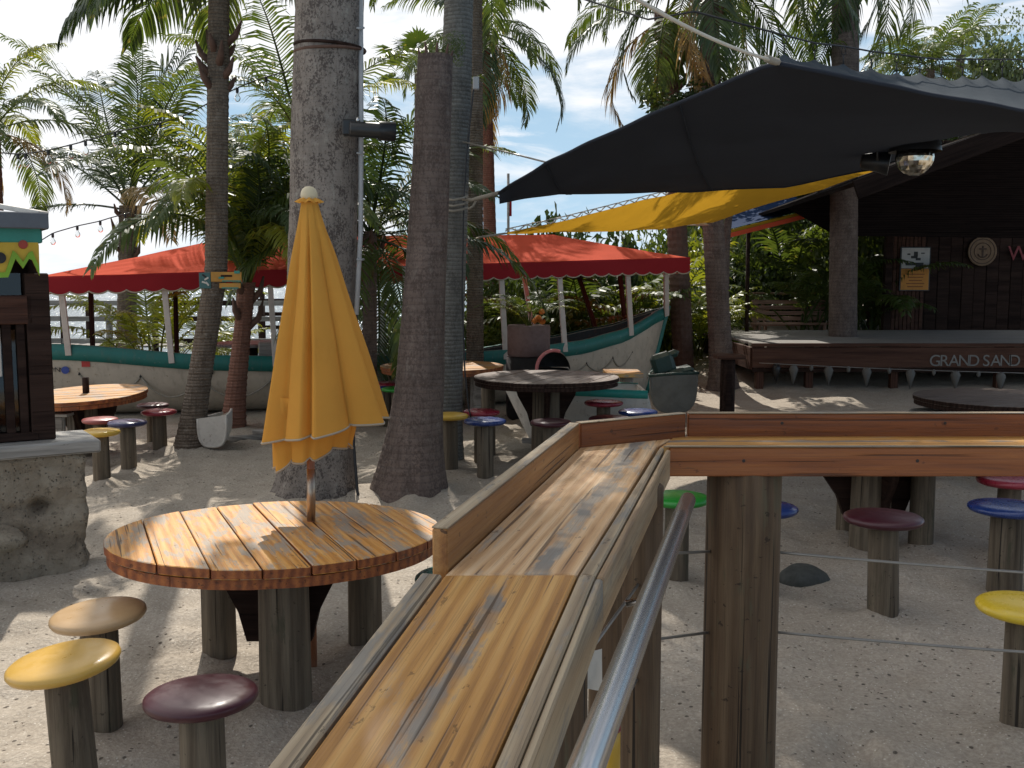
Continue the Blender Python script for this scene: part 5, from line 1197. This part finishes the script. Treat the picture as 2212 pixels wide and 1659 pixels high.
# ------------------------------------------------------------------ sails, cables, small things
def build_sails():
    near = [at(1078, 416, 9.6), at(1180, 351, 8.6), at(1400, 250, 7.0), at(1672, 134, 5.6), at(1830, 166, 5.9), at(2020, 204, 6.4), at(2212, 238, 6.9), at(2480, 292, 7.6)]
    far = [at(1080, 418, 9.62), at(1300, 416, 11.6), at(1500, 412, 13.2), at(1700, 402, 13.8), at(1850, 372, 13.4), at(1960, 338, 12.6), at(2040, 292, 11.4), at(2130, 266, 10.4), at(2300, 262, 9.4), at(2480, 296, 8.8)]
    t = thing('black_shade_sail', 'large black shade sail with grey upper strip stretched over the right side', 'shade sail', near[3])
    n = 60; nidx = [lerp_poly(near, i / n) for i in range(n + 1)]; fidx = [lerp_poly(far, i / n) for i in range(n + 1)]
    rows = []
    for j in range(15):
        s = j / 14; rows.append([a.lerp(b, s) - V((0, 0, .10 * math.sin(math.pi * s))) + V((0, 0, .012 * NZ.noise(V((i * .25, j * .5, 0))))) for i, (a, b) in enumerate(zip(nidx, fidx))])
    sheet('canopy', rows, SAILBLK, t)
    # stitched seams under the cloth
    for f in (.14, .40):
        i = int(f * n); tube('seam', [rows[j][i] - V((0, 0, .008)) for j in range(15)], .006, SAILBLK, t, 5)
    tube('hem', [p - V((0, 0, .004)) for p in rows[14]], .014, SAILBLK, t, 5); tube('hem', [p - V((0, 0, .004)) for p in rows[0]], .014, SAILBLK, t, 5)
    # grey strip rising from the ridge to the hooks
    hooks = [(1694, 78, 116), (1760, 95, 128), (1822, 102, 138), (1882, 113, 147), (1937, 119, 155), (1987, 126, 157), (2033, 130, 164), (2079, 130, 164), (2121, 130, 162), (2165, 130, 166), (2212, 131, 170), (2262, 132, 175), (2320, 134, 182), (2390, 138, 190)]
    yk = lambda u: 6.6 + (u - 1690) / 520 * 1.9
    top = [at(1680, 127, 6.3)]; low = near[3:]; hp = [at(u, v, yk(u)) for u, _, v in hooks]
    scal = [0.0]
    for a, b in zip(hp, hp[1:]):
        for k in range(6): s = k / 6; top.append(a.lerp(b, s)); scal.append(math.sin(math.pi * s) ** .7)
    top.append(hp[-1]); scal.append(0); m = len(top)
    rows = []
    for j in range(11):
        s = j / 10; rows.append([top[i].lerp(lerp_poly(low, (i / (m - 1)) * .93), s) - V((0, .02 * scal[i] * (1 - s), .036 * scal[i] * (1 - s) ** 3.5 + .05 * math.sin(math.pi * s) + .012 * NZ.noise(V((i * .22, s * 3, 2))))) for i in range(m)])
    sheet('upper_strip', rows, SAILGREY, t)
    cb = [at(1500, 25, 6.0)] + [at(u, v - 2, yk(u)) for u, v, _ in hooks]
    c = thing('hook_cable', 'thin dark cable carrying metal hooks above the black sail', 'cable', cb[1]); tube('cable', [at(1260, -2, 6.5), at(1400, 42, 6.2)] + cb, .006, CABLE, c, 6)
    for (u, v, v2) in hooks:
        a, b = at(u, v, yk(u)), at(u, v2, yk(u)); mid = a.lerp(b, .45)
        k = thing('carabiner', ['first', 'second', 'third', 'fourth', 'fifth', 'sixth', 'seventh', 'eighth', 'ninth', 'tenth', 'eleventh', 'twelfth', 'thirteenth', 'last'][hooks.index((u, v, v2))] + ' metal snap hook from the sail peak, between cable and grey sail edge', 'hook', a, 'snap hooks along the sail cable')
        lp = [a + V((.0, 0, .01)), a.lerp(b, .12) + V((.013, 0, 0)), a.lerp(b, .4) + V((.013, 0, 0)), mid, a.lerp(b, .4) - V((.013, 0, 0)), a.lerp(b, .12) - V((.013, 0, 0)), a + V((0, 0, .01))]
        tube('loop', lp, .0045, CABLE, k, 6); tube('shank', [mid, b], .005, CABLE, k, 6)
    # yellow sail
    Lf, Rt, Md = at(1092, 504, 12.4), at(1892, 368, 14.2), at(1540, 480, 16.2)
    up = [Lf, at(1200, 481, 12.3), at(1300, 456, 12.8), at(1400, 430, 13.3), at(1480, 411, 13.8), at(1650, 398, 14.4), at(1780, 384, 14.5), Rt]
    lo = [Lf, at(1200, 501, 13.4), at(1320, 500, 14.3), at(1430, 496, 15.2), Md, at(1600, 459, 16.0), at(1680, 434, 15.6), at(1780, 408, 15.0), Rt]
    y = thing('yellow_shade_sail', 'translucent yellow shade sail hanging under the black one', 'shade sail', Md)
    n = 50; A = [lerp_poly(up, i / n) for i in range(n + 1)]; B = [lerp_poly(lo, i / n) for i in range(n + 1)]
    sheet('canopy', [[a.lerp(b, j / 10) - V((0, 0, .10 * math.sin(math.pi * j / 10) * math.sin(math.pi * i / n))) + V((0, 0, .02 * NZ.noise(V((i * .2, j * .35, 3))))) for i, (a, b) in enumerate(zip(A, B))] for j in range(11)], SAILYEL, y)
    lace = [lerp_poly(up, i / 140) + V((0, .02 * math.cos(i * 1.3), .025 + .022 * math.sin(i * 1.3))) for i in range(95)]; tube('lacing', lace, .009, ROPEW, y, 5)
    tube('edge_rope', [p + V((0, 0, .05)) for p in [lerp_poly(up, i / 30) for i in range(24)]], .007, WIRE, y, 5)
    tube('corner_rope', [Lf, at(1040, 512, 12.3), at(1030, 515, 12.6)], .014, ROPE, y, 6); tube('corner_rope', [Md, Md + V((0, .25, .02))], .02, ROPE, y, 6)
    # guy rope of the black sail round the grey trunk
    r = thing('guy_rope', 'knotted pale rope tying the black sail tip to the grey palm trunk', 'rope', at(1040, 425, 9.9))
    tube('rope', [at(1080, 416, 9.6), at(1050, 424, 9.8), at(1020, 432, 10.0), at(1000, 430, 10.06)], .02, ROPE, r, 6)
    for v in (424, 437, 448): tube('wrap', [at(962, v + 6, 10.05), at(980, v + 8, 9.98), at(1000, v + 4, 9.99), at(1010, v, 10.1)], .012, ROPE, r, 6)
    tube('tail', [at(1030, 430, 9.95), at(1022, 445, 9.95), at(1012, 452, 9.96)], .012, ROPE, r, 5)
    w_ = thing('sail_wire', 'thin wire from the grey trunk to the edge of the black sail', 'wire', at(1035, 316, 10)); tube('wire', [at(1000, 306, 10.1), at(1100, 330, 9.3), at(1182, 351, 8.62)], .008, WIRE, w_, 5)
    w_ = thing('white_rope', 'thick white braided rope running down to the peak of the black sail', 'rope', at(1500, 50, 4.6)); tube('rope', sag(at(1330, -30, 4.2), at(1660, 128, 5.5), .03), .009, ROPEW, w_, 8)
    tube('rope_end', [at(1655, 126, 5.5), at(1668, 131, 5.55), at(1680, 134, 5.6)], .02, ROPE, w_, 6)
    w_ = thing('light_wire', 'thin pale wire under the roof at the right', 'wire', at(2100, 280, 9)); tube('wire', [at(2035, 312, 9.5), at(2130, 283, 9), at(2290, 230, 8)], .008, WIRE, w_, 5)
    # navy parasol with red and yellow rim behind the yellow sail
    a, b, c, d = at(1555, 500, 19), at(1745, 452, 19.2), at(1720, 425, 20.5), at(1600, 440, 20.5)
    p = thing('navy_canopy', 'navy canvas canopy with red and yellow border beyond the yellow sail', 'canopy', a)
    sheet('canvas', [[a.lerp(b, i / 12).lerp(d.lerp(c, i / 12), j / 6) - V((0, 0, .05 * math.sin(math.pi * j / 6))) for i in range(13)] for j in range(7)], SAILBLUE, p)
    n_ = V((0, -.02, 0)); sheet('border', [[a.lerp(b, i / 12) + n_ + V((0, 0, -.02)) for i in range(13)], [a.lerp(b, i / 12) + n_ + V((0, 0, -.07)) for i in range(13)]], SAILYEL, p)
    sheet('border', [[a.lerp(b, i / 12) + n_ + V((0, 0, -.075)) for i in range(13)], [a.lerp(b, i / 12) + n_ + V((0, 0, -.16)) for i in range(13)]], AWNRED, p)
    tube('pole', [a.lerp(b, .45) + V((0, .9, .1)), V((a.lerp(b, .45).x, a.y + .9, .3))], .04, DARKWOOD, p, 8)
    q = at(1507, 478, 16.0); l = thing('lamp_shade', 'white cone lamp shade hanging at the corner of the yellow sail', 'lamp', q); put('shade', lathe_bm([(.17, -.06), (.16, -.05), (.05, .04), (.02, .06)], 20, False), WHITEPAINT, l, M.Translation(q), True)
    tube('cord', [q + V((0, 0, .05)), q + V((.05, .1, .17))], .006, CABLE, l, 5)
    # spotlight and glass globe under the sail
    q = at(1892, 350, 9.9); s = thing('spotlight', 'black theatre spotlight hanging under the corner of the black sail', 'lamp', q)
    put('housing', lathe_bm([(.04, -.14), (.085, -.12), (.095, .02), (.115, .12), (.11, .125)], 18), BLACK, s, M.Translation(q) @ M.Rotation(R(100), 4, 'Y') @ M.Rotation(R(20), 4, 'X'), True)
    tube('yoke', [q + V((-.03, -.12, 0)), q + V((-.03, -.12, .16)), q + V((-.03, .12, .16)), q + V((-.03, .12, 0))], .012, BLACK, s, 6)
    q = at(1976, 340, 9.6); s = thing('glass_globe', 'dark hood with mirrored glass globe hanging under the black sail', 'lamp', q)
    mir = Mat('mirror facets'); mir.set(col=mir.ramp(mir.vor(mir.co((1, 1, 1)), 22), [(.2, (.30, .25, .16)), (.6, (.70, .66, .56))]), metal=1.0, rough=.12)
    bm = lathe_bm([(.17 * math.sin(math.pi * k / 12) + .002, -.17 * math.cos(math.pi * k / 12)) for k in range(13)], 22)
    for v in bm.verts: v.co *= 1 + .03 * NZ.noise(v.co * 40)
    put('globe', bm, mir.m, s, M.Translation(q)); 
    put('hood', lathe_bm([(.235, .0), (.225, .08), (.16, .17), (.05, .22), (.03, .27)], 24, False), BLACK, s, M.Translation(q + V((0, 0, .05))), True)
    tube('hanger', [q + V((0, 0, .3)), q + V((0, 0, .55))], .01, BLACK, s, 6)
build_sails()

def build_small():
    # flood lamp, conduit and strap on the big trunk
    b = on(682, 1066); yt = b.y - .26
    c = thing('conduit_pipe', 'grey plastic conduit running down the right side of the thick speckled trunk', 'pipe', at(776, 1060, b.y - .05))
    tube('pipe', [at(779, -40, b.y - .09), at(780, 250, b.y - .09), at(779, 500, b.y - .09), at(770, 680, b.y - .14)], .021, PVC, c, 10)
    tube('cable', [at(770, 680, b.y - .14), at(762, 800, b.y - .18), at(764, 960, b.y - .2), at(772, 1062, b.y - .22), at(776, 1075, b.y - .25)], .013, CABLE, c, 8)
    for v in (60, 330, 560): tube('clip', [at(770, v, b.y - .14), at(778, v + 2, b.y - .13), at(786, v, b.y - .08)], .01, PVC, c, 6)
    c = thing('trunk_strap', 'dark cable wrapped twice round the thick speckled trunk near the top', 'strap', at(712, 112, b.y))
    for v in (104, 112):
        o = at(713, v, b.y); pts = [o + V((math.cos(a) * .293, math.sin(a) * .293, .02 * math.cos(a * 1 + v))) for a in [2 * math.pi * k / 40 for k in range(41)]]; tube('cable', pts, .014, DARKWOOD if v == 104 else STUB, c, 6)
    q = at(797, 281, b.y - .35); f = thing('flood_lamp', 'black bullet flood lamp bracketed to the thick speckled trunk', 'lamp', q)
    put('housing', lathe_bm([(.05, -.16), (.062, -.15), (.066, .12), (.074, .14), (.074, .19), (.066, .192)], 20), BLACK, f, M.Translation(q) @ M.Rotation(R(14), 4, 'Z') @ M.Rotation(R(92), 4, 'Y'), True)
    put('hood', lathe_bm([(.078, .08), (.08, .215), (.076, .215)], 20, False), BLACK, f, M.Translation(q) @ M.Rotation(R(14), 4, 'Z') @ M.Rotation(R(92), 4, 'Y'), True)
    put('wall_box', box_bm(.15, .09, .13, .012), BLACK, f, M.Translation(at(760, 276, b.y - .29)))
    tube('arm', [at(772, 276, b.y - .3), at(784, 279, b.y - .34)], .022, BLACK, f, 8); tube('stub', [q + V((-.09, 0, .06)), q + V((-.09, 0, .10))], .016, STEEL, f, 8)
    # cable down the slender trunk
    c = thing('trunk_cable', 'thin black cable running down the slender grey trunk', 'cable', at(1008, 300, 10)); yy = on(957, 1004).y - .19
    tube('cable', [at(1026, 180, yy), at(1022, 200, yy), at(1008, 330, yy), at(1002, 430, yy - .02), at(998, 640, yy), at(1004, 800, yy), at(1012, 880, yy), at(1018, 905, yy)], .009, CABLE, c, 6)
    put('junction_box', box_bm(.06, .05, .12, .008), PVC, c, M.Translation(at(1028, 180, yy)))
    # painted sign on the leaning trunk
    y = on(408, 973).y - .125; q = at(475, 606, y); s = thing('trunk_sign', 'small teal and orange hand painted arrow sign nailed to the leaning trunk', 'sign', q)
    tl = bpy.data.materials['kiosk teal paint']; og = paint('sign orange paint', (.50, .25, .04), .6, .4); 
    put('panel', box_bm(at(455, 606, y).x - at(430, 606, y).x, .02, .17, .003), paint('sign dark teal', (.05, .13, .13), .6, .4), s, M.Translation(at(443, 606, y)))
    put('panel', box_bm(at(522, 606, y).x - at(456, 606, y).x, .02, .105, .003), og, s, M.Translation(at(489, 598, y))); put('panel', box_bm(at(520, 606, y).x - at(474, 606, y).x, .02, .055, .003), og, s, M.Translation(at(497, 617, y)))
    for u, v, w_, h, m_ in ((500, 607, .20, .012, tl), (512, 588, .06, .03, tl), (478, 600, .06, .02, tl), (497, 622, .18, .012, tl), (489, 596, .12, .02, DARKWOOD)): put('stripe', box_bm(w_, .006, h, .001), m_, s, M.Translation(at(u, v, y - .014)))
    for du, dv, a in ((441, 596, .6), (446, 602, -.5), (441, 610, .3), (448, 613, .9)): put('mark', box_bm(.05, .006, .018, .002), WHITEPAINT if dv > 600 else CHAR, s, M.Translation(at(du, dv, y - .014)) @ M.Rotation(a, 4, 'Y'))
    # white half round planter like a cut boat stern
    y = 11.0; d = thing('cut_boat_planter', 'small weathered white cut boat stern standing in the sand by the leaning trunk', 'planter', at(456, 968, y))
    def u_shape(name, top, bot, w0, dep, mat, par, y_, rim=None):
        a, b = at(top[0], top[1], y_), at(top[2], top[3], y_); lowz = at(bot[0], bot[1], y_).z; lx = at(bot[0], bot[1], y_).x; rows = []
        for j in range(8):
            s = j / 7; row = []
            for i in range(25):
                f = i / 24; an = math.pi * f; x = (a.x + b.x) / 2 - (b.x - a.x) / 2 * math.copysign(abs(math.cos(an)) ** .65, math.cos(an)) * (1 - .62 * s ** 1.5); hz = a.z + (b.z - a.z) * f
                z = hz + (lowz - hz) * math.sin(an) ** .55; row.append(V((x, y_ + s * dep, z + (hz - z) * .25 * s)))
            rows.append(row)
        sheet(name, rows, mat, par, th=-.025)
        prism('end_board', rows[0], .03, (1, 0, 0), mat, par, 0, up=(0, -1, 0))
        if rim:
            tube('rim', rows[0][:1] + [(rows[0][0] + rows[0][-1]) / 2 + V((0, 0, .01)), rows[0][-1]], .02, rim, par, 8); tube('rim', [r[0] for r in rows], .02, rim, par, 8); tube('rim', [r[-1] for r in rows], .02, rim, par, 8)
        return rows
    rw = u_shape('shell', (424, 905, 490, 897), (456, 968), 0, .6, WHITEPAINT, d, y)
    sheet('soil', [[r[0] - V((0, 0, .05)), (r[0] + r[-1]) / 2 - V((0, 0, .03)), r[-1] - V((0, 0, .05))] for r in rw], SAND, d)
    # green topped old boat end at the right
    y = 13.4; d = thing('green_planter_boat', 'old dark boat end with ragged green upholstered top before the big boat bow', 'planter', at(1455, 890, y))
    rw = u_shape('shell', (1404, 812, 1508, 806), (1462, 893), 0, .9, OLDHULL, d, y, GREENPL)
    a = at(1408, 806, y + .1); b = at(1466, 752, y + .1); 
    put('back_rest', box_bm(.30, .22, .30, .05), GREENPL, d, M.Translation(at(1432, 786, y + .35)) @ M.Rotation(R(-18), 4, 'Y')); put('cushion', box_bm(.34, .4, .08, .035), GREENPL, d, M.Translation(at(1468, 800, y + .3)) @ M.Rotation(R(-12), 4, 'Y'))
    put('arm_lump', box_bm(.22, .16, .10, .045), GREENPL, d, M.Translation(at(1450, 766, y + .35)) @ M.Rotation(R(-24), 4, 'Y'))
    # white dinghy with teal rail
    y = 11.3; d = thing('white_dinghy', 'small weathered white dinghy with teal gunwale behind the dark table', 'boat', at(1215, 975, y))
    rows = []; tl_ = []
    for i in range(31):
        t = i / 30; hb_ = .42 * min(1, math.sin(math.pi * min(.5, t * .62 + .02)) ** .8); xt = at(1086, 838, y).x + t * 1.62; xb = at(1150, 980, y).x + t * 1.45; zt = .67 - .06 * t + .02
        sec = [(1, 1), (.97, .7), (.8, .35), (.45, .08), (0.02, 0)]
        f = lambda s, a, h: V((xb + (xt - xb) * h, y + .45 - s * hb_ * a, zt * h - .0))
        rows.append([f(1, a, h) for a, h in sec] + [f(-1, a, h) for a, h in sec[::-1]])
        tl_.append((f(1, 1, 1), f(-1, 1, 1)))
    sheet('hull', rows, WHITEPAINT, d, th=-.02); prism('transom', rows[-1], .03, (0, 1, 0), WHITEPAINT, d, 0, up=(1, 0, 0))
    for k in (0, 1):
        s = -1 if k == 0 else 1; sheet('gunwale', [[p[k] + V((0, -s * .03, .012)), p[k] + V((0, s * .03, .012)), p[k] + V((0, s * .03, -.075)), p[k] + V((0, s * .005, -.08))] for p in tl_], paint('dinghy teal paint', (.03, .30, .25), .35, .2) if k == 0 else bpy.data.materials['dinghy teal paint'], d)
    foot = on(1160, 992); board('skid', (foot.x - .15, y + .3, .03), (foot.x + 1.2, y + .3, .03), .12, .06, GREYWOOD, d)
    put('fender', lathe_bm([(.01, -.06), (.035, -.045), (.045, 0), (.035, .045), (.01, .06)], 12), plain('pale blue fender', (.25, .34, .36), .4), d, M.Translation(at(1195, 932, y - .12)), True)
    # planter drum with palm, black smoker with pink lid
    y = 13.9; q = at(1142, 770, y); d = thing('round_planter', 'tall brown round planter with a bright small palm in front of the boat', 'planter', (q.x, q.y, 0))
    zt, zm = at(1142, 702, y).z, at(1142, 766, y).z; put('drum', lathe_bm([(.02, zm - .02), (.27, zm - .02), (.29, zm), (.295, zt - .03), (.285, zt), (.25, zt), (.24, zt - .06), (.02, zt - .07)], 26), TERRA, d, M.Translation((q.x, y, 0)), True)
    put('base_drum', lathe_bm([(.30, -.05), (.31, .1), (.31, zm - .03), (.02, zm - .025)], 26), CHAR, d, M.Translation((q.x, y, 0)), True)
    for k in range(13): put('frond', frond_mesh(2.4, 1.5, 30, .5, .7, 1.2 if k % 2 else 1.0, k % 2, LEAFY if k % 3 == 0 else LEAFM, .045, .32), None, d, M.Translation((q.x, y, zt - .06)) @ M.Rotation(k * 2.4, 4, 'Z') @ M.Scale(.33 + .04 * (k % 3), 4))
    for k in range(6): put('flower', lathe_bm([(.004, 0), (.03, .03), (.045, .06)], 8, False), plain('orange flower', (.65, .22, .04), .6) if k == 0 else bpy.data.materials['orange flower'], d, M.Translation((q.x + .08 + .05 * (k % 3), y - .15, zt + .02 + .03 * k)) @ M.Rotation(k, 4, 'X'))
    y = 13.0; q = at(1190, 790, y); d = thing('smoker_grill', 'black drum grill with its pink rimmed lid raised, behind the dark table', 'grill', (q.x, q.y, 0))
    ra = at(1235, 790, y).x - at(1160, 790, y).x; cz = at(1200, 800, y).z
    rt = frame((q.x + .04, y, cz), (1, 0, 0), (0, -1, 0)); 
    bm = bmesh.new(); ps = [(math.cos(R(a)) * ra * .5, math.sin(R(a)) * ra * .5 * 1.15, 0) for a in range(70, 186, 6)]; tube_bm(ps, .022, 8, bm); put('lid_rim', bm, RUSTPINK, d, rt, True)
    bm = bmesh.new(); g = [[bm.verts.new((math.cos(R(a)) * ra * .47, math.sin(R(a)) * ra * .47 * 1.15, z)) for a in range(0, 181, 10)] for z in (0, -.25, -.5)]
    for A_, B_ in zip(g, g[1:]):
        for i in range(len(A_) - 1): bm.faces.new((A_[i], A_[i + 1], B_[i + 1], B_[i]))
    bm.faces.new(g[-1]); put('lid', bm, CHAR, d, rt)
    put('drum', lathe_bm([(.02, -.5), (.2, -.5), (.21, -.45), (.21, -.02), (.2, 0), (.02, 0)], 20), CHAR, d, M.Translation((q.x + .04, y + .25, cz)), True)
    for dx in (-.15, .2): tube('leg', [(q.x + dx, y + .25, cz - .4), (q.x + dx, y + .25, -.05)], .02, CHAR, d, 6)
    # string lights
    def lights(label, pts, bulbs, y, name='string_lights', sagd=.0):
        P_ = [at(u, v, y) for u, v in pts]; t = thing(name, label, 'string lights', P_[0]); 
        cur = [lerp_poly(P_, i / 40) for i in range(41)]
        for _ in range(3): cur = [cur[0]] + [(a + b * 2 + c) / 4 for a, b, c in zip(cur, cur[1:], cur[2:])] + [cur[-1]]
        tube('cord', cur, .008, CABLE, t, 5); n = len(bulbs)
        for u, v in bulbs:
            q = min(cur, key=lambda p: abs(p.x - at(u, v, y).x)); b_ = put('bulb', lathe_bm([(.010, 0), (.016, -.02), (.034, -.05), (.036, -.07), (.022, -.098), (.004, -.105)], 12), BULB, t, M.Translation(q - V((0, 0, .05))), True)
            put('socket', lathe_bm([(.015, -.055), (.018, -.045), (.018, 0), (.008, .01)], 10), CABLE, b_, M.Translation(q - V((0, 0, .0))), True)
    lights('string of clear bulbs looping low from the kiosk to the feathery palm', [(88, 520), (115, 503), (167, 488), (215, 478), (240, 470), (280, 460)], [(115, 503), (167, 488), (215, 478), (268, 464)], 14.0)
    lights('string of clear bulbs crossing in front of the feathery palm at the left', [(5, 330), (40, 335), (105, 325), (185, 305), (246, 285), (340, 268), (400, 250), (452, 222), (510, 190), (575, 165), (640, 150)], [(40, 338), (62, 335), (105, 325), (145, 318), (185, 307), (246, 285), (340, 262), (398, 250), (450, 220), (508, 190), (570, 165)], 12.0)
    # pole with small flag and thin wires beyond
    q = at(1098, 440, 24); t = thing('flag_pole', 'thin pole with a furled reddish flag beyond the awning', 'pole', (q.x, 24, 0)); tube('pole', [(q.x, 24, 0), (q.x, 24, at(1098, 375, 24).z)], .035, GREYWOOD, t, 6)
    sheet('flag', [[(q.x + .02 + .06 * i / 3, 24 + .03 * math.sin(i * 2 + j), at(1098, 422, 24).z - j * .12) for i in range(4)] for j in range(5)], VALRED, t)
    # bits on the sand
    t = thing('dry_twig', 'thin curved dry twig on the sand between the front stools', 'twig', on(290, 1595)); tube('twig', [on(268, 1602, .008), on(285, 1592, .012), on(305, 1588, .01), on(320, 1587, .014)], .003, STUB, t, 5)
    for k, (u, v) in enumerate(((520, 955), (640, 985), (590, 940))):
        q = on(u, v); put_ = thing('log_edging', ['short pale log lying in the sand by the cut boat planter', 'pale log end half buried left of the umbrella hem', 'low pale log at the foot of the short palm'][k], 'log', q); tube('log', [q + V((-.25, 0, .02)), q + V((.25, .1, .03))], .05, GREYWOOD, put_, 8)
    # litter of small dark leaf bits and shells over the sand
    rnd = random.Random(5); vs, fs = [], []
    for k in range(4200):
        y_ = 3.2 + 9 * rnd.random() ** 1.5; x_ = rnd.uniform(-.62, .62) * y_ * 1.05; s = rnd.uniform(.003, .010); a = rnd.uniform(0, 6.3); b_ = len(vs); z_ = gz(x_, y_) + .016 * 0 + .022 * NZ.noise(V((x_ * .8, y_ * .8, 0))) + .014 * NZ.noise(V((x_ * 3.1, y_ * 3.1, 4))) + .007 * NZ.noise(V((x_ * 8, y_ * 8, 9)))
        c_, s_ = math.cos(a) * s, math.sin(a) * s
        vs += [(x_ + c_, y_ + s_, z_ + .001), (x_ - s_ * .5, y_ + c_ * .5, z_ + .006), (x_ - c_, y_ - s_, z_ + .001), (x_ + s_ * .5, y_ - c_ * .5, z_ + .004)]; fs.append((b_, b_ + 1, b_ + 2, b_ + 3))
    me = bpy.data.meshes.new('leaf_litter'); me.from_pydata(vs, [], fs); o = put('leaf_litter', me, plain('dry leaf litter', (.11, .075, .05), .9, var=.5)); tag(o, kind='stuff')
build_small()
